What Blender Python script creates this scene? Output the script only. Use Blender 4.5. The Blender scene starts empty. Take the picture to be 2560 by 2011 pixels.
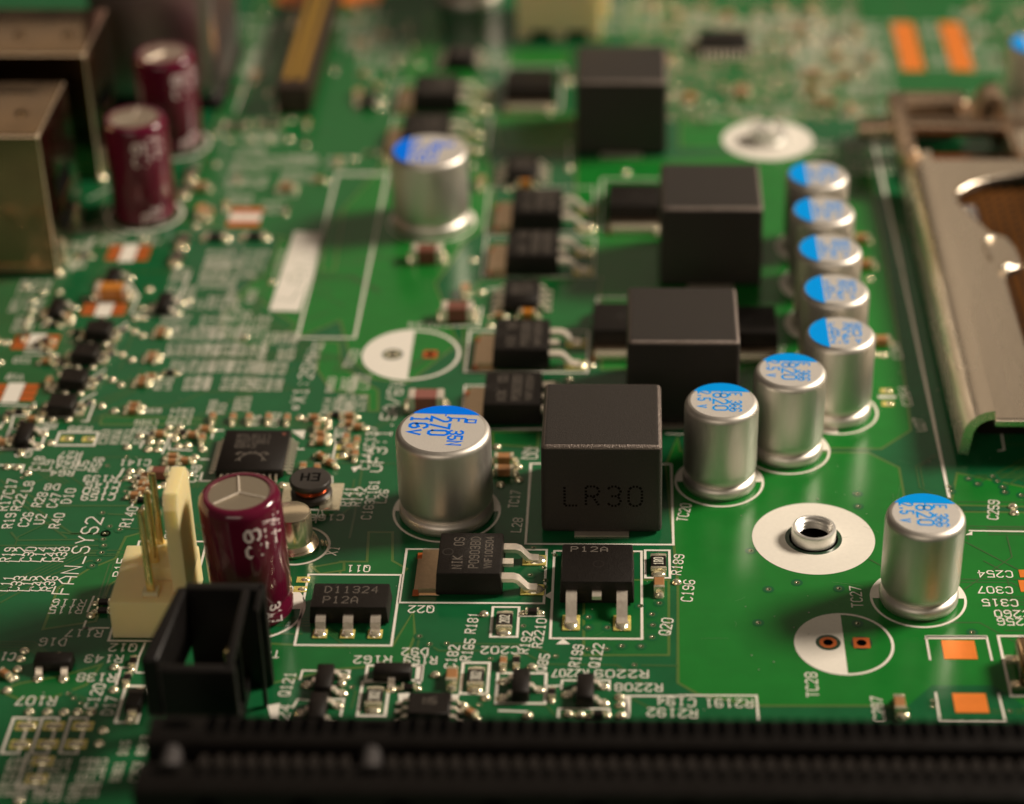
import bpy, bmesh, math, random
from mathutils import Vector, Matrix
# All lengths are millimetres of the real board: 1 unit = 1 mm. x runs along the long slot, y away from the camera.
S = bpy.context.scene; C = S.collection
R = math.radians
random.seed(7)

# ---------------------------------------------------------------- camera
cam = bpy.data.cameras.new('camera'); camera = bpy.data.objects.new('camera', cam); C.objects.link(camera)
camera.matrix_world = Matrix(((0.999904, -0.004833, 0.012994, 0.000000), (0.013530, 0.544375, -0.838733, 0.000000), (-0.003020, 0.838828, 0.544388, 107.171278), (0.000000, 0.000000, 0.000000, 1.000000)))
cam.sensor_width = 36; cam.lens = 80.030
cam.shift_x = -0.08067; cam.shift_y = 0.03124
cam.clip_start = 5; cam.clip_end = 4000
cam.dof.use_dof = True; cam.dof.focus_distance = 180.0
cam.dof.aperture_fstop = 0.0195          # about 4 mm of opening: a macro lens at close range
S.camera = camera

# ---------------------------------------------------------------- light
S.view_settings.view_transform = 'Standard'; S.view_settings.look = 'None'
S.view_settings.exposure = 0.0; S.view_settings.gamma = 1.0
W = bpy.data.worlds.new('World'); S.world = W; W.use_nodes = True
bg = W.node_tree.nodes['Background']; bg.inputs[0].default_value = (1.0, .80, .60, 1); bg.inputs[1].default_value = 0.06
def area(name, loc, target, sx, sy, power, col):
    l = bpy.data.lights.new(name, 'AREA'); l.shape = 'RECTANGLE'; l.size = sx; l.size_y = sy
    l.energy = power; l.color = col
    o = bpy.data.objects.new(name, l); C.objects.link(o); o.location = loc
    o.rotation_euler = (Vector(target) - Vector(loc)).to_track_quat('-Z', 'Y').to_euler()
area('key_lamp', (560, 345, 450), (0, 165, 0), 210, 160, 8.15e6, (1.0, .86, .70))
area('room_fill', (-140, -400, 330), (0, 170, 0), 420, 260, .68e6, (1.0, .84, .66))  # added fill light on the camera side, brightens the front faces
area('back_fill', (-60, 720, 330), (0, 190, 0), 460, 240, 1.5e5, (1.0, .80, .58))  # added dim area light behind, gives the metal a warm reflection

# ---------------------------------------------------------------- materials
MATS = {}
def mat(name, col, rough=.5, metal=0., bump=0., bscale=8., var=0., vscale=1.5, spec=.5, stretch=None, coat=0., sss=0.):
    if name in MATS: return MATS[name]
    m = bpy.data.materials.new(name); m.use_nodes = True; nt = m.node_tree; N = nt.nodes; L = nt.links
    b = N['Principled BSDF']
    b.inputs['Base Color'].default_value = (*col, 1); b.inputs['Roughness'].default_value = rough
    b.inputs['Metallic'].default_value = metal; b.inputs['Specular IOR Level'].default_value = spec
    b.inputs['Coat Weight'].default_value = coat
    if sss: b.inputs['Subsurface Weight'].default_value = sss; b.inputs['Subsurface Radius'].default_value = (1.2, .8, .4); b.inputs['Subsurface Scale'].default_value = 3.0
    tc = N.new('ShaderNodeTexCoord'); src = tc.outputs['Object']
    if stretch:
        mp = N.new('ShaderNodeMapping'); mp.inputs['Scale'].default_value = stretch; L.new(src, mp.inputs[0]); src = mp.outputs[0]
    if var:
        n = N.new('ShaderNodeTexNoise'); n.inputs['Scale'].default_value = vscale; n.inputs['Detail'].default_value = 5
        L.new(src, n.inputs['Vector'])
        mx = N.new('ShaderNodeMix'); mx.data_type = 'RGBA'
        mx.inputs['A'].default_value = (*[c * (1 - var) for c in col], 1); mx.inputs['B'].default_value = (*[min(1, c * (1 + var)) for c in col], 1)
        L.new(n.outputs['Fac'], mx.inputs['Factor']); L.new(mx.outputs['Result'], b.inputs['Base Color'])
        rr = N.new('ShaderNodeMapRange'); rr.inputs['From Min'].default_value = .3; rr.inputs['From Max'].default_value = .7
        rr.inputs['To Min'].default_value = rough * (1 - var * .5); rr.inputs['To Max'].default_value = min(1, rough * (1 + var * .5))
        L.new(n.outputs['Fac'], rr.inputs['Value']); L.new(rr.outputs[0], b.inputs['Roughness'])
    if bump:
        n2 = N.new('ShaderNodeTexNoise'); n2.inputs['Scale'].default_value = bscale; n2.inputs['Detail'].default_value = 3
        L.new(src, n2.inputs['Vector'])
        bp = N.new('ShaderNodeBump'); bp.inputs['Strength'].default_value = bump; bp.inputs['Distance'].default_value = .1
        L.new(n2.outputs['Fac'], bp.inputs['Height']); L.new(bp.outputs[0], b.inputs['Normal'])
    MATS[name] = m
    return m
BOARD = mat('solder_mask_on_laminate', (.0085, .104, .034), .20, bump=.05, bscale=1.1, var=.25, vscale=.35, spec=.24)
POUR = mat('solder_mask_on_copper', (.010, .165, .022), .22, bump=.05, bscale=1.0, var=.16, vscale=.4, spec=.26)
POURB = mat('solder_mask_on_inner_copper', (.009, .122, .027), .22, bump=.05, bscale=1.0, var=.2, vscale=.5, spec=.26)
EDGE = mat('copper_edge_under_mask', (.075, .15, .03), .3)
TRACE = mat('copper_trace_under_mask', (.035, .115, .03), .25)
SILK = mat('white_legend_ink', (.80, .76, .68), .55, var=.07, vscale=3)
SILKF = mat('thin_legend_ink', (.66, .64, .54), .6, var=.12, vscale=3)
COPPER = mat('bare_copper_pad', (.95, .25, .035), .42, .35, var=.12, vscale=1.2)
RUST = mat('bare_copper_dull', (.55, .12, .02), .5, .2, var=.2)
SOLDER = mat('solder', (.96, .84, .62), .20, .75, bump=.35, bscale=3, var=.15, vscale=2)
FLUX = mat('solder_pad_with_flux', (.90, .70, .20), .28, .4, bump=.3, bscale=2.5, var=.3, vscale=2)
TIN = mat('tinned_lead', (.92, .80, .68), .33, .65, bump=.25, bscale=4, var=.15, vscale=3)
ALU = mat('capacitor_aluminium', (.74, .70, .64), .48, 1., bump=.06, bscale=14, var=.08, vscale=2, stretch=(1, 1, .25))
ALUTOP = mat('capacitor_top_aluminium', (.84, .80, .75), .45, .6, bump=.22, bscale=5, var=.10, vscale=4, stretch=(.8, 7, 1))
BLUE = mat('blue_print', (.0, .31, .88), .6, var=.06, spec=.05)
BLUEK = mat('deep_blue_print', (.0, .18, .92), .6, var=.06, spec=.05)
EPOXY = mat('chip_epoxy', (.009, .0065, .005), .5, bump=.35, bscale=9, var=.2, vscale=4, spec=.3)
MARK = mat('laser_marking', (.11, .092, .075), .7)
FERRITE = mat('pressed_iron_powder', (.034, .029, .026), .42, bump=.45, bscale=11, var=.35, vscale=6, spec=.4)
FERDARK = mat('engraved_dash', (.005, .0045, .004), .9, spec=.05)
RIM = mat('worn_glint_edge', (.19, .155, .135), .36, .5, bump=.9, bscale=10, var=.3, vscale=6)  # worn edge, with the lamp's glint also put into the paler colour
MAROON = mat('maroon_sleeve', (.105, .006, .024), .14, var=.12, vscale=1, coat=.2)
SLEEVETXT = mat('sleeve_print', (.78, .66, .66), .5)
VENTAL = mat('vent_plate_aluminium', (.50, .43, .33), .45, .9, bump=.12, bscale=6)
STEEL = mat('nickel_plated_steel', (.29, .19, .105), .17, 1., bump=.14, bscale=.3, var=.4, vscale=.3)
PLATE = mat('load_plate_steel', (.80, .70, .575), .27, 1., bump=.10, bscale=1.6, var=.22, vscale=.4, stretch=(1, .25, 1))
ZINC = mat('zinc_standoff', (.90, .88, .84), .36, .8, bump=.1, bscale=5, var=.1)
BLACKP = mat('black_nylon', (.0045, .0035, .0035), .45, bump=.2, bscale=3, var=.2, vscale=1, spec=.3)
SLOTB = mat('slot_nylon', (.0058, .0046, .004), .45, bump=.2, bscale=3, var=.2, vscale=1, spec=.2)
HOLE = mat('cavity_shade', (.002, .002, .002), .9, spec=0.)  # flat black: the dark inside holes and recesses is put into the colour
NYLON = mat('ivory_nylon', (.92, .71, .36), .42, var=.05, vscale=.6, sss=.5)
IVORY = mat('beige_housing', (.95, .76, .45), .5, var=.06, vscale=.5, sss=.4)
TABM = mat('dull_tab', (.62, .46, .31), .38, 1., bump=.2, bscale=3, var=.2)
GOLD = mat('gilt_pin', (.90, .68, .32), .24, 1., bump=.2, bscale=3, var=.2)
TAN = mat('tan_ceramic', (.36, .17, .065), .45, var=.2, vscale=2)
BROWN = mat('brown_ceramic', (.17, .055, .035), .42, var=.15)
PINKB = mat('pinkish_ceramic', (.26, .095, .075), .45, var=.12)
ORANGE = mat('orange_tantalum', (.50, .18, .02), .4, var=.15)
RESB = mat('resistor_glaze', (.012, .008, .007), .4, var=.2, spec=.25)
WINDING = mat('enamelled_winding', (.55, .085, .02), .2, .6, var=.2)
CONTACT = mat('socket_contact', (.30, .125, .035), .4, .8, var=.5, vscale=.12)
SOCKB = mat('socket_body', (.010, .006, .004), .6, spec=.2)

# ---------------------------------------------------------------- mesh helpers
class MB:
    """collects shapes that become ONE mesh object"""
    def __init__(s): s.v = []; s.f = []
    def add(s, vs, fs):
        o = len(s.v); s.v += [tuple(p) for p in vs]; s.f += [tuple(i + o for i in f) for f in fs]; return s
    def box(s, x0, x1, y0, y1, z0, z1, tx=0., ty=0.):
        return s.add([(x0, y0, z0), (x1, y0, z0), (x1, y1, z0), (x0, y1, z0), (x0 + tx, y0 + ty, z1), (x1 - tx, y0 + ty, z1), (x1 - tx, y1 - ty, z1), (x0 + tx, y1 - ty, z1)],
                     [(3, 2, 1, 0), (4, 5, 6, 7), (0, 1, 5, 4), (1, 2, 6, 5), (2, 3, 7, 6), (3, 0, 4, 7)])
    def rbox(s, x0, x1, y0, y1, z0, z1, b=.2, seg=2, taper=0.):
        bm = bmesh.new(); bmesh.ops.create_cube(bm, size=1)
        for v in bm.verts:
            t = taper if v.co.z > 0 else 0
            v.co = Vector(((x0 + t) if v.co.x < 0 else (x1 - t), (y0 + t) if v.co.y < 0 else (y1 - t), z0 if v.co.z < 0 else z1))
        bmesh.ops.bevel(bm, geom=bm.edges[:] , offset=b, segments=seg, profile=.6, affect='EDGES')
        bm.verts.index_update(); s.add([v.co[:] for v in bm.verts], [[v.index for v in f.verts] for f in bm.faces]); bm.free(); return s
    def lathe(s, prof, cx=0, cy=0, n=40, cap=(True, True)):
        vs = []; fs = []
        for r, z in prof:
            for i in range(n):
                a = 2 * math.pi * i / n; vs.append((cx + r * math.cos(a), cy + r * math.sin(a), z))
        for k in range(len(prof) - 1):
            for i in range(n):
                j = (i + 1) % n; fs.append((k * n + i, k * n + j, k * n + n + j, k * n + n + i))
        if cap[0]: fs.append(tuple(range(n - 1, -1, -1)))
        if cap[1]: fs.append(tuple((len(prof) - 1) * n + i for i in range(n)))
        return s.add(vs, fs)
    def poly(s, pts, z): return s.add([(p[0], p[1], z) for p in pts], [tuple(range(len(pts)))])
    def rect(s, x0, x1, y0, y1, z): return s.poly([(x0, y0), (x1, y0), (x1, y1), (x0, y1)], z)
    def prism(s, pts, z0, z1):
        n = len(pts); vs = [(p[0], p[1], z0) for p in pts] + [(p[0], p[1], z1) for p in pts]
        return s.add(vs, [tuple(range(n - 1, -1, -1)), tuple(range(n, 2 * n))] + [(i, (i + 1) % n, n + (i + 1) % n, n + i) for i in range(n)])
    def ring(s, cx, cy, r0, r1, z, a0=0, a1=360, n=64):
        m = max(3, int(n * abs(a1 - a0) / 360)); full = abs(a1 - a0) >= 360; vs = []; fs = []
        for i in range(m if full else m + 1):
            a = R(a0 + (a1 - a0) * i / m); c, q = math.cos(a), math.sin(a)
            vs += [(cx + r0 * c, cy + r0 * q, z), (cx + r1 * c, cy + r1 * q, z)]
        k = len(vs) // 2
        for i in range(m):
            j = (i + 1) % k; fs.append((2 * i, 2 * i + 1, 2 * j + 1, 2 * j))
        return s.add(vs, fs)
    def disc(s, cx, cy, r, z, n=40): return s.poly([(cx + r * math.cos(2 * math.pi * i / n), cy + r * math.sin(2 * math.pi * i / n)) for i in range(n)], z)
    def ribbon(s, pts, w, z, closed=False, ext=0., fn=None):
        P = [Vector(p[:2]) for p in pts]; n = len(P); out = []
        if not closed and ext and n > 1:
            P[0] = P[0] + (P[0] - P[1]).normalized() * ext; P[-1] = P[-1] + (P[-1] - P[-2]).normalized() * ext
        for i in range(n):
            a = P[i] - P[i - 1] if (i or closed) else None; b = P[(i + 1) % n] - P[i] if (i < n - 1 or closed) else None
            a = a or b; b = b or a
            a = a.normalized(); b = b.normalized(); na = Vector((-a.y, a.x)); nb = Vector((-b.y, b.x)); m = na + nb
            m = na if m.length < .2 else m.normalized(); k = w / 2 / max(.45, m.dot(na))
            out += [P[i] + m * k, P[i] - m * k]
        vs = [fn(p, z) if fn else (p.x, p.y, z) for p in out]
        return s.add(vs, [(2 * i, 2 * i + 1, 2 * ((i + 1) % n) + 1, 2 * ((i + 1) % n)) for i in range(n if closed else n - 1)])
    def strap(s, path, w, t, axis='x', off=0.):
        """flat metal strip: path of (u, z), w wide, t thick; u along x or y"""
        n = len(path); vs = []; fs = []
        for i, (u, z) in enumerate(path):
            p0 = path[max(0, i - 1)]; p1 = path[min(n - 1, i + 1)]
            d = Vector((p1[0] - p0[0], p1[1] - p0[1])).normalized(); q = (-d.y * t / 2, d.x * t / 2)
            for sg, sw in ((1, -1), (1, 1), (-1, 1), (-1, -1)):
                uu, zz, ww = u + sg * q[0], z + sg * q[1], off + sw * w / 2
                vs.append((uu, ww, zz) if axis == 'x' else (ww, uu, zz))
        for i in range(n - 1):
            for k in range(4): fs.append((4 * i + k, 4 * i + (k + 1) % 4, 4 * i + 4 + (k + 1) % 4, 4 * i + 4 + k))
        fs += [(3, 2, 1, 0), tuple(4 * (n - 1) + k for k in range(4))]
        return s.add(vs, fs)
    def tube(s, path, r, n=12):
        P = [Vector(p) for p in path]; vs = []; fs = []; up = Vector((.13, .21, .97))
        for i, p in enumerate(P):
            d = (P[min(i + 1, len(P) - 1)] - P[max(0, i - 1)]).normalized(); a = d.cross(up).normalized(); b = d.cross(a)
            for k in range(n): q = 2 * math.pi * k / n; vs.append(p + a * r * math.cos(q) + b * r * math.sin(q))
        for i in range(len(P) - 1):
            for k in range(n): fs.append((i * n + k, i * n + (k + 1) % n, i * n + n + (k + 1) % n, i * n + n + k))
        fs += [tuple(range(n - 1, -1, -1)), tuple((len(P) - 1) * n + k for k in range(n))]
        return s.add(vs, fs)
    def dome(s, cx, cy, rx, ry, z, h, n=12):
        vs = []; fs = []
        for k, (q, e) in enumerate(((1, 0), (.86, .5), (.55, .86))):
            for i in range(n): a = 2 * math.pi * i / n; vs.append((cx + rx * q * math.cos(a), cy + ry * q * math.sin(a), z + h * e))
        vs.append((cx, cy, z + h))
        for k in range(2):
            for i in range(n): j = (i + 1) % n; fs.append((k * n + i, k * n + j, k * n + n + j, k * n + n + i))
        for i in range(n): fs.append((2 * n + i, 2 * n + (i + 1) % n, 3 * n))
        return s.add(vs, fs)
    def turn(s, a, start=0, c=(0, 0)):
        ca, sa = math.cos(R(a)), math.sin(R(a))
        for i in range(start, len(s.v)):
            x, y, z = s.v[i]; x -= c[0]; y -= c[1]; s.v[i] = (c[0] + ca * x - sa * y, c[1] + sa * x + ca * y, z)
        return s
    def build(s, name, m, parent=None, smooth=35):
        me = bpy.data.meshes.new(name); me.from_pydata(s.v, [], s.f); me.update()
        bm = bmesh.new(); bm.from_mesh(me); bmesh.ops.recalc_face_normals(bm, faces=[f for f in bm.faces if len(bm.faces) and any(len(e.link_faces) > 1 for e in f.edges) ]); bm.to_mesh(me); bm.free()
        me.materials.append(m)
        if smooth:
            me.polygons.foreach_set('use_smooth', [True] * len(me.polygons)); me.set_sharp_from_angle(angle=R(smooth))
        o = bpy.data.objects.new(name, me); C.objects.link(o)
        if parent: o.parent = parent
        return o
LABELS = {}
def tag(o, label, cat, group=None, kind=None):
    o['label'] = label; o['category'] = cat
    if group: o['group'] = group
    if kind: o['kind'] = kind
    return o
def thing(name, label, cat, xy=(0, 0), rot=0., group=None, z=0.):
    o = bpy.data.objects.new(name, None); C.objects.link(o); o.empty_display_size = 1
    o.location = (xy[0], xy[1], z); o.rotation_euler = (0, 0, R(rot))
    return tag(o, label, cat, group)
def dup(root, xy, rot=0., label=None, group=None, z=0.):
    r = root.copy(); C.objects.link(r); r.location = (xy[0], xy[1], z); r.rotation_euler = (0, 0, R(rot))
    if label: r['label'] = label
    if group: r['group'] = group
    for ch in list(root.children):
        c = ch.copy(); C.objects.link(c); c.parent = r
        for g in ch.children:
            d = g.copy(); C.objects.link(d); d.parent = c
    return r

# ---------------------------------------------------------------- stroke lettering (legend font of a board)
FONT = {'0': '010516364541301001', '1': '152620;1030', '2': '05163645440040', '3': '051636454433 13;334241301001', '4': '30360242',
 '5': '460603334241301001', '6': '4536160501103041423302', '7': '064610', '8': '130405163645443313020110304142 33', '9': '0110304145361605041333 44',
 'A': '0004264440;0242', 'B': '000636454433 03;3342413000', 'C': '4536160501103041', 'D': '00062644422000', 'E': '46060040;0333', 'F': '460600;0333',
 'G': '45361605011030414323', 'H': '0006;4046;0343', 'I': '1030;1636;2026', 'K': '0006;460340', 'L': '060040', 'M': '0006234640', 'N': '00064046',
 'O': '010516364541301001', 'P': '00063645443303', 'Q': '010516364541301001;2240', 'R': '00063645443303;2340', 'S': '453616050413334241301001',
 'T': '0646;2620', 'U': '060110304146', 'V': '062046', 'W': '0610233046', 'X': '0046;0640', 'Y': '062346;2320', 'Z': '06460040', '_': '0040', '-': '0343',
 '.': '2021', ':': '2122;2425', '/': '0046', 'z': '04440040', 'v': '042044', 'u': '04011030414 4', 'n': '0004;0324344340', ' ': '', '*': '1434321214', '+': '0343;2125', '[': '0006464000'}
def glyph(ch):
    for st in FONT.get(ch, '').replace(' ', '').split(';'):
        if st: yield [(int(st[i]) / 4, int(st[i + 1]) / 6) for i in range(0, len(st) - 1, 2)]
def text(mb, s, p0, p1, h, w, z, fn=None, gw=.66, dash=False):
    """letters along the middle line p0 -> p1, h tall, stroke w"""
    p0 = Vector(p0); p1 = Vector(p1); d = p1 - p0; adv = d.length / max(1, len(s)); d.normalize(); n = Vector((-d.y, d.x)); k = 0
    for i, ch in enumerate(s):
        for st in glyph(ch):
            P = [p0 + d * (adv * (i + .5 + (x - .5) * gw)) + n * (h * (y - .5)) for x, y in st]
            k += 1
            if dash:
                for a, b in zip(P, P[1:]):
                    L = (b - a).length; m = max(1, round(L / dash))
                    for j in range(m): mb.ribbon([a.lerp(b, (j + .18) / m), a.lerp(b, (j + .82) / m)], w, z + .0004 * (k % 4), fn=fn)
            else:
                mb.ribbon(P, w, z + .0006 * (k % 4), ext=w * .35, fn=fn)
    return mb

# ================================================================ the board
board = MB().box(-115, 95, 60, 330, -1.6, 0).build('circuit_board', BOARD, smooth=0)
tag(board, 'green printed circuit board carrying all the components', 'circuit board', kind='structure')
NP = [0]
def pour(pts, m=POUR, z=.006, edge=.22):
    NP[0] += 1; z += .0005 * NP[0]
    b = MB().poly(pts, z).build('copper_pour', m, board, 0)
    if edge: MB().ribbon(pts, edge, z + .0003, closed=True).build('pour_edge', EDGE, b, 0)
# large copper areas under the mask
pour([(4.27, 143.45), (3.53, 160.30), (4.61, 164.77), (4.78, 162.52), (20.81, 162.42), (23.23, 160.12), (23.24, 156.20), (22.92, 153.66), (32.83, 153.63), (40, 134), (40, 124), (29.22, 128.60), (27.22, 130.98), (22.94, 130.94), (20.87, 128.56), (18.82, 128.86), (9.75, 128.77), (5.60, 129.96), (4.07, 131.36)])
pour([(14.33, 163.15), (21.97, 162.97), (24.84, 165.96), (25.01, 170.10), (25.22, 177.42), (25.70, 208.33), (25.97, 221.69), (15.01, 220.83), (4.52, 218.64), (-5.29, 218.38), (-5.07, 207.74), (-2.25, 188.90), (-2.11, 175.80), (6.47, 176.42)])
pour([(28.04, 159.37), (26.95, 154.61), (32.95, 154.44), (42, 146), (42, 154)])
pour([(-3.13, 144.01), (3.57, 144.07), (3.44, 134.62), (-2.97, 134.55)], POURB)
pour([(-34.55, 194.61), (-37.14, 188.92), (-34.21, 185.31), (-29.85, 181.51), (-26.69, 184.47), (-25.10, 177.83), (-22.55, 173.97), (-19.36, 173.45), (-15.36, 180.19), (-18.24, 191.56), (-15.72, 200.77), (-13.32, 203.50), (-13.87, 214.18), (-16.12, 230.62), (-14.73, 231.04), (-15.01, 236.54), (-23.24, 250.45), (-30.10, 239.92), (-32.09, 234.71), (-34.34, 218.55)])
pour([(-37.96, 185.27), (-36.01, 189.55), (-30.69, 183.55), (-33.33, 178.89), (-37.28, 181.74)], POURB)
pour([(-15.40, 187.88), (-13.98, 192.23), (-2.30, 192.95), (-3.26, 175.79), (-14.48, 175.41)], POURB)
pour([(-14.66, 229.80), (-5.52, 229.86), (-5.33, 220.68), (-13.53, 221.01)])
pour([(-34.40, 256.13), (-23.15, 259.66), (-21.77, 250.93), (-25.23, 242.62), (-32.63, 246.66)])
pour([(-13.88, 247.25), (-6.81, 247.29), (-6.71, 243.20), (-13.51, 243.15)])
pour([(-28.12, 180.66), (-26.34, 180.53), (-25.65, 176.15), (-21.95, 172.08), (-21.63, 168.64), (-22.47, 168.63), (-22.72, 171.27), (-26.14, 172.04), (-27.83, 175.57)])
pour([(-45.78, 167.65), (-36.06, 167.21), (-36.20, 166.31), (-45.65, 166.23)], POURB)
pour([(-40.29, 149.47), (-38.99, 150.15), (-38.21, 145.79), (-40.34, 143.03), (-40.54, 138.33), (-44.37, 137.30), (-44.32, 142.57), (-42.39, 145.11), (-40.57, 146.52)], POURB)
pour([(-26.71, 135.71), (-21.47, 135.37), (-17.45, 135.51), (-16.22, 139.77), (-15.86, 136.79), (-16.42, 133.32), (-21.13, 132.71), (-26.64, 130.79)], POURB)
pour([(-20.69, 150.32), (-18.75, 150.34), (-18.41, 146.41), (-17.17, 145.35), (-17.61, 144.50), (-22.39, 144.50), (-22.58, 146.26), (-20.43, 146.28)], POURB)
pour([(-45.93, 129.86), (-44.73, 130.79), (-41.62, 131.75), (-39.03, 133.10), (-39.73, 130.66), (-41.89, 129.17), (-44.31, 128.96)], POURB)
pour([(-11.44, 165.38), (-7.37, 165.42), (-7.42, 162.91), (-11.27, 163.37)], POURB)
pour([(6.01, 231.19), (11.28, 230.81), (13.77, 231.24), (19.43, 231.70), (19.63, 229.22), (15.05, 221.61), (5.84, 221.54)])
pour([(35.06, 256.08), (37.73, 256.10), (37.38, 240.38), (34.12, 240.36)])
pour([(-42.63, 236.35), (-38.94, 232.96), (-40.04, 227.98), (-42.96, 228.78)])
pour([(-35.59, 228.83), (-33.83, 228.84), (-33.69, 221.64), (-35.50, 222.41)])
pour([(-33.44, 205.77), (-28.76, 207.56), (-28.27, 194.11), (-29.51, 194.10), (-30.29, 202.34)])
pour([(-24.72, 145.49), (-22.26, 146.26), (-22.14, 145.09), (-23.98, 144.61)], POURB)
pour([(0, 229.5), (27.2, 229.5), (27.2, 262), (26, 290), (0, 290)], POURB)  # paler green over the far board, lens haze put into the colour
pour([(28, 232), (49, 232), (49, 290), (28, 290)], POURB)  # far haze again, as a paler green area
pour([(-45, 204), (-31, 200), (-26, 216), (-24, 262), (-24, 290), (-45, 290)], POURB)  # same far haze on the other side, painted as paler green
# thin traces
TR = [[(-50.20, 148.17), (-41.80, 148.25)], [(-48.43, 140.58), (-45.14, 144.34), (-42.60, 146.18), (-41.85, 146.23)], [(-49.74, 150.05), (-48.96, 148.91), (-42.16, 149.12)], [(-45.72, 150.09), (-44.82, 149.83), (-41.99, 149.90)], [(-45.76, 147.23), (-41.80, 147.27)],
 [(-52.41, 157.63), (-49.22, 154.14), (-44.78, 149.92), (-42.06, 149.95)], [(-52.14, 156.45), (-45.02, 149.21)], [(-42.86, 152.71), (-39.42, 152.51)], [(-47.69, 153.81), (-40.19, 153.88)], [(-50.17, 156.00), (-47.69, 153.81)], [(-39.90, 169.26), (-37.47, 171.68), (-27.87, 172.30)],
 [(-42.67, 168.98), (-39.90, 169.26)], [(-34.22, 176.91), (-32.59, 175.53)], [(-15.49, 136.70), (-15.63, 133.90)], [(-14.69, 135.73), (-13.91, 134.97), (-10.78, 135.00)], [(-13.37, 135.84), (-7.21, 135.80), (-5.12, 134.38)], [(-7.78, 135.03), (-5.81, 133.42), (-0.45, 133.38), (1.45, 131.25)], [(0.86, 133.39), (4.08, 133.33)],
 [(-10.01, 134.05), (-10.66, 130.57)], [(0.27, 129.76), (2.13, 128.33)], [(-20.88, 130.38), (-19.67, 130.12), (-19.82, 128.12)], [(-7.65, 128.96), (-5.54, 128.62), (-4.93, 127.55)], [(-22.15, 149.42), (-22.08, 152.56), (-22.13, 159.59)], [(-23.26, 152.55), (-22.59, 153.70), (-22.63, 157.90)],
 [(33.97, 161.55), (31.38, 159.35), (29.43, 157.67)], [(33.83, 160.58), (31.07, 158.04)], [(33.63, 159.13), (31.63, 157.21)], [(-40.17, 190.76), (-37.66, 194.58)], [(-36.23, 188.93), (-32.04, 187.13), (-30.20, 184.44)], [(-27.47, 136.88), (-24.43, 136.91)], [(-40.88, 129.91), (-39.40, 129.01)]]
for t in TR: MB().ribbon(t, .2, .020).build('trace', TRACE, board, 0)
for t in ([(27.93, 154.05), (32.88, 154.00)], [(20.87, 128.56), (22.94, 130.94), (27.22, 130.98), (29.23, 128.69)]):
    MB().ribbon(t, .55, .020).build('mask_gap', BOARD, board, 0)
rr = random.Random(3); fine = MB()
for k in range(150):                                     # fine bundles too faint to follow one by one
    x, y = rr.choice([(rr.uniform(-62, -24), rr.uniform(134, 200)), (rr.uniform(-62, -24), rr.uniform(134, 200)), (rr.uniform(-50, 45), rr.uniform(225, 262)), (rr.uniform(24, 42), rr.uniform(128, 165))])
    a = rr.choice([0, 0, 45, 90, 135]); L = rr.uniform(3, 14); q = rr.choice([-45, 45]); d = Vector((math.cos(R(a)), math.sin(R(a)))); e = Vector((math.cos(R(a + q)), math.sin(R(a + q))))
    for j in range(rr.choice([1, 1, 2, 4])):
        s0 = Vector((x, y)) + Vector((-d.y, d.x)) * .34 * j; fine.ribbon([s0, s0 + d * L, s0 + d * L + e * rr.uniform(1, 5)], .13, .015 + .0001 * k)
fine.build('fine_trace', TRACE, board, 0)['kind'] = 'stuff'
# vias: raised rims with a dark bore
VIA = [(17.94, 138.60), (10.19, 148.01), (11.34, 142.89), (13.63, 143.79), (16.86, 143.05), (10.35, 138.62), (26.58, 137.59), (19.40, 156.12), (19.32, 154.31), (-5.48, 147.28), (-6.32, 145.56), (-7.36, 144.60), (-6.14, 143.87), (-7.24, 148.24), (-6.17, 143.04), (2.79, 141.03), (2.22, 139.60), (2.27, 138.25), (2.20, 136.77), (1.35, 135.64), (-0.10, 135.66), (-1.24, 135.28), (-2.68, 135.27), (-2.66, 137.90), (-2.68, 139.20), (-1.20, 137.92), (1.30, 140.65), (-7.66, 138.05), (-8.20, 148.23), (-15.49, 136.70), (-14.65, 135.73), (-13.34, 135.84), (-5.06, 134.38), (0.86, 133.39), (-10.49, 128.66), (-9.95, 134.01), (-20.01, 130.57),
 (-41.80, 148.25), (-42.03, 149.12), (-41.99, 149.90), (-41.80, 147.27), (-41.85, 146.23), (-42.21, 145.50), (-41.86, 150.91), (-40.97, 150.47), (-42.82, 152.82), (-42.05, 149.90), (-42.12, 157.49), (-41.50, 155.96), (-50.59, 157.89), (-43.77, 159.76), (-42.40, 161.11), (-39.95, 156.21), (-40.82, 129.63), (-40.29, 129.09), (-39.66, 128.55), (27.13, 157.29), (27.18, 156.59), (28.94, 158.49), (29.57, 157.71), (31.29, 158.16), (31.63, 157.26), (32.98, 156.06), (30.98, 158.87), (31.66, 156.51), (22.71, 129.44), (22.64, 128.81), (28.14, 128.32)]
def via(mb, bore, x, y, r=.24): mb.ring(x, y, r * .5, r, .034, n=16); bore.disc(x, y, r * .52, .030, 12)
vb, vh, vc, vg = MB(), MB(), MB(), MB()
for x, y in VIA: via(vb, vh, x, y); vc.disc(x, y, .46, .0285, 20); vg.dome(x - .08, y + .02, .09, .08, .035, .06, 8)
a = vc.build('via_clearance', BOARD, board, 0); a['kind'] = 'stuff'; a = vg.build('via_glint', SOLDER, board); a['kind'] = 'stuff'
a = vb.build('via_rim', mat('tented_via', (.10, .16, .07), .25, .3), board, 0); a['kind'] = 'stuff'
a = vh.build('via_bore', HOLE, board, 0); a['kind'] = 'stuff'

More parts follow.
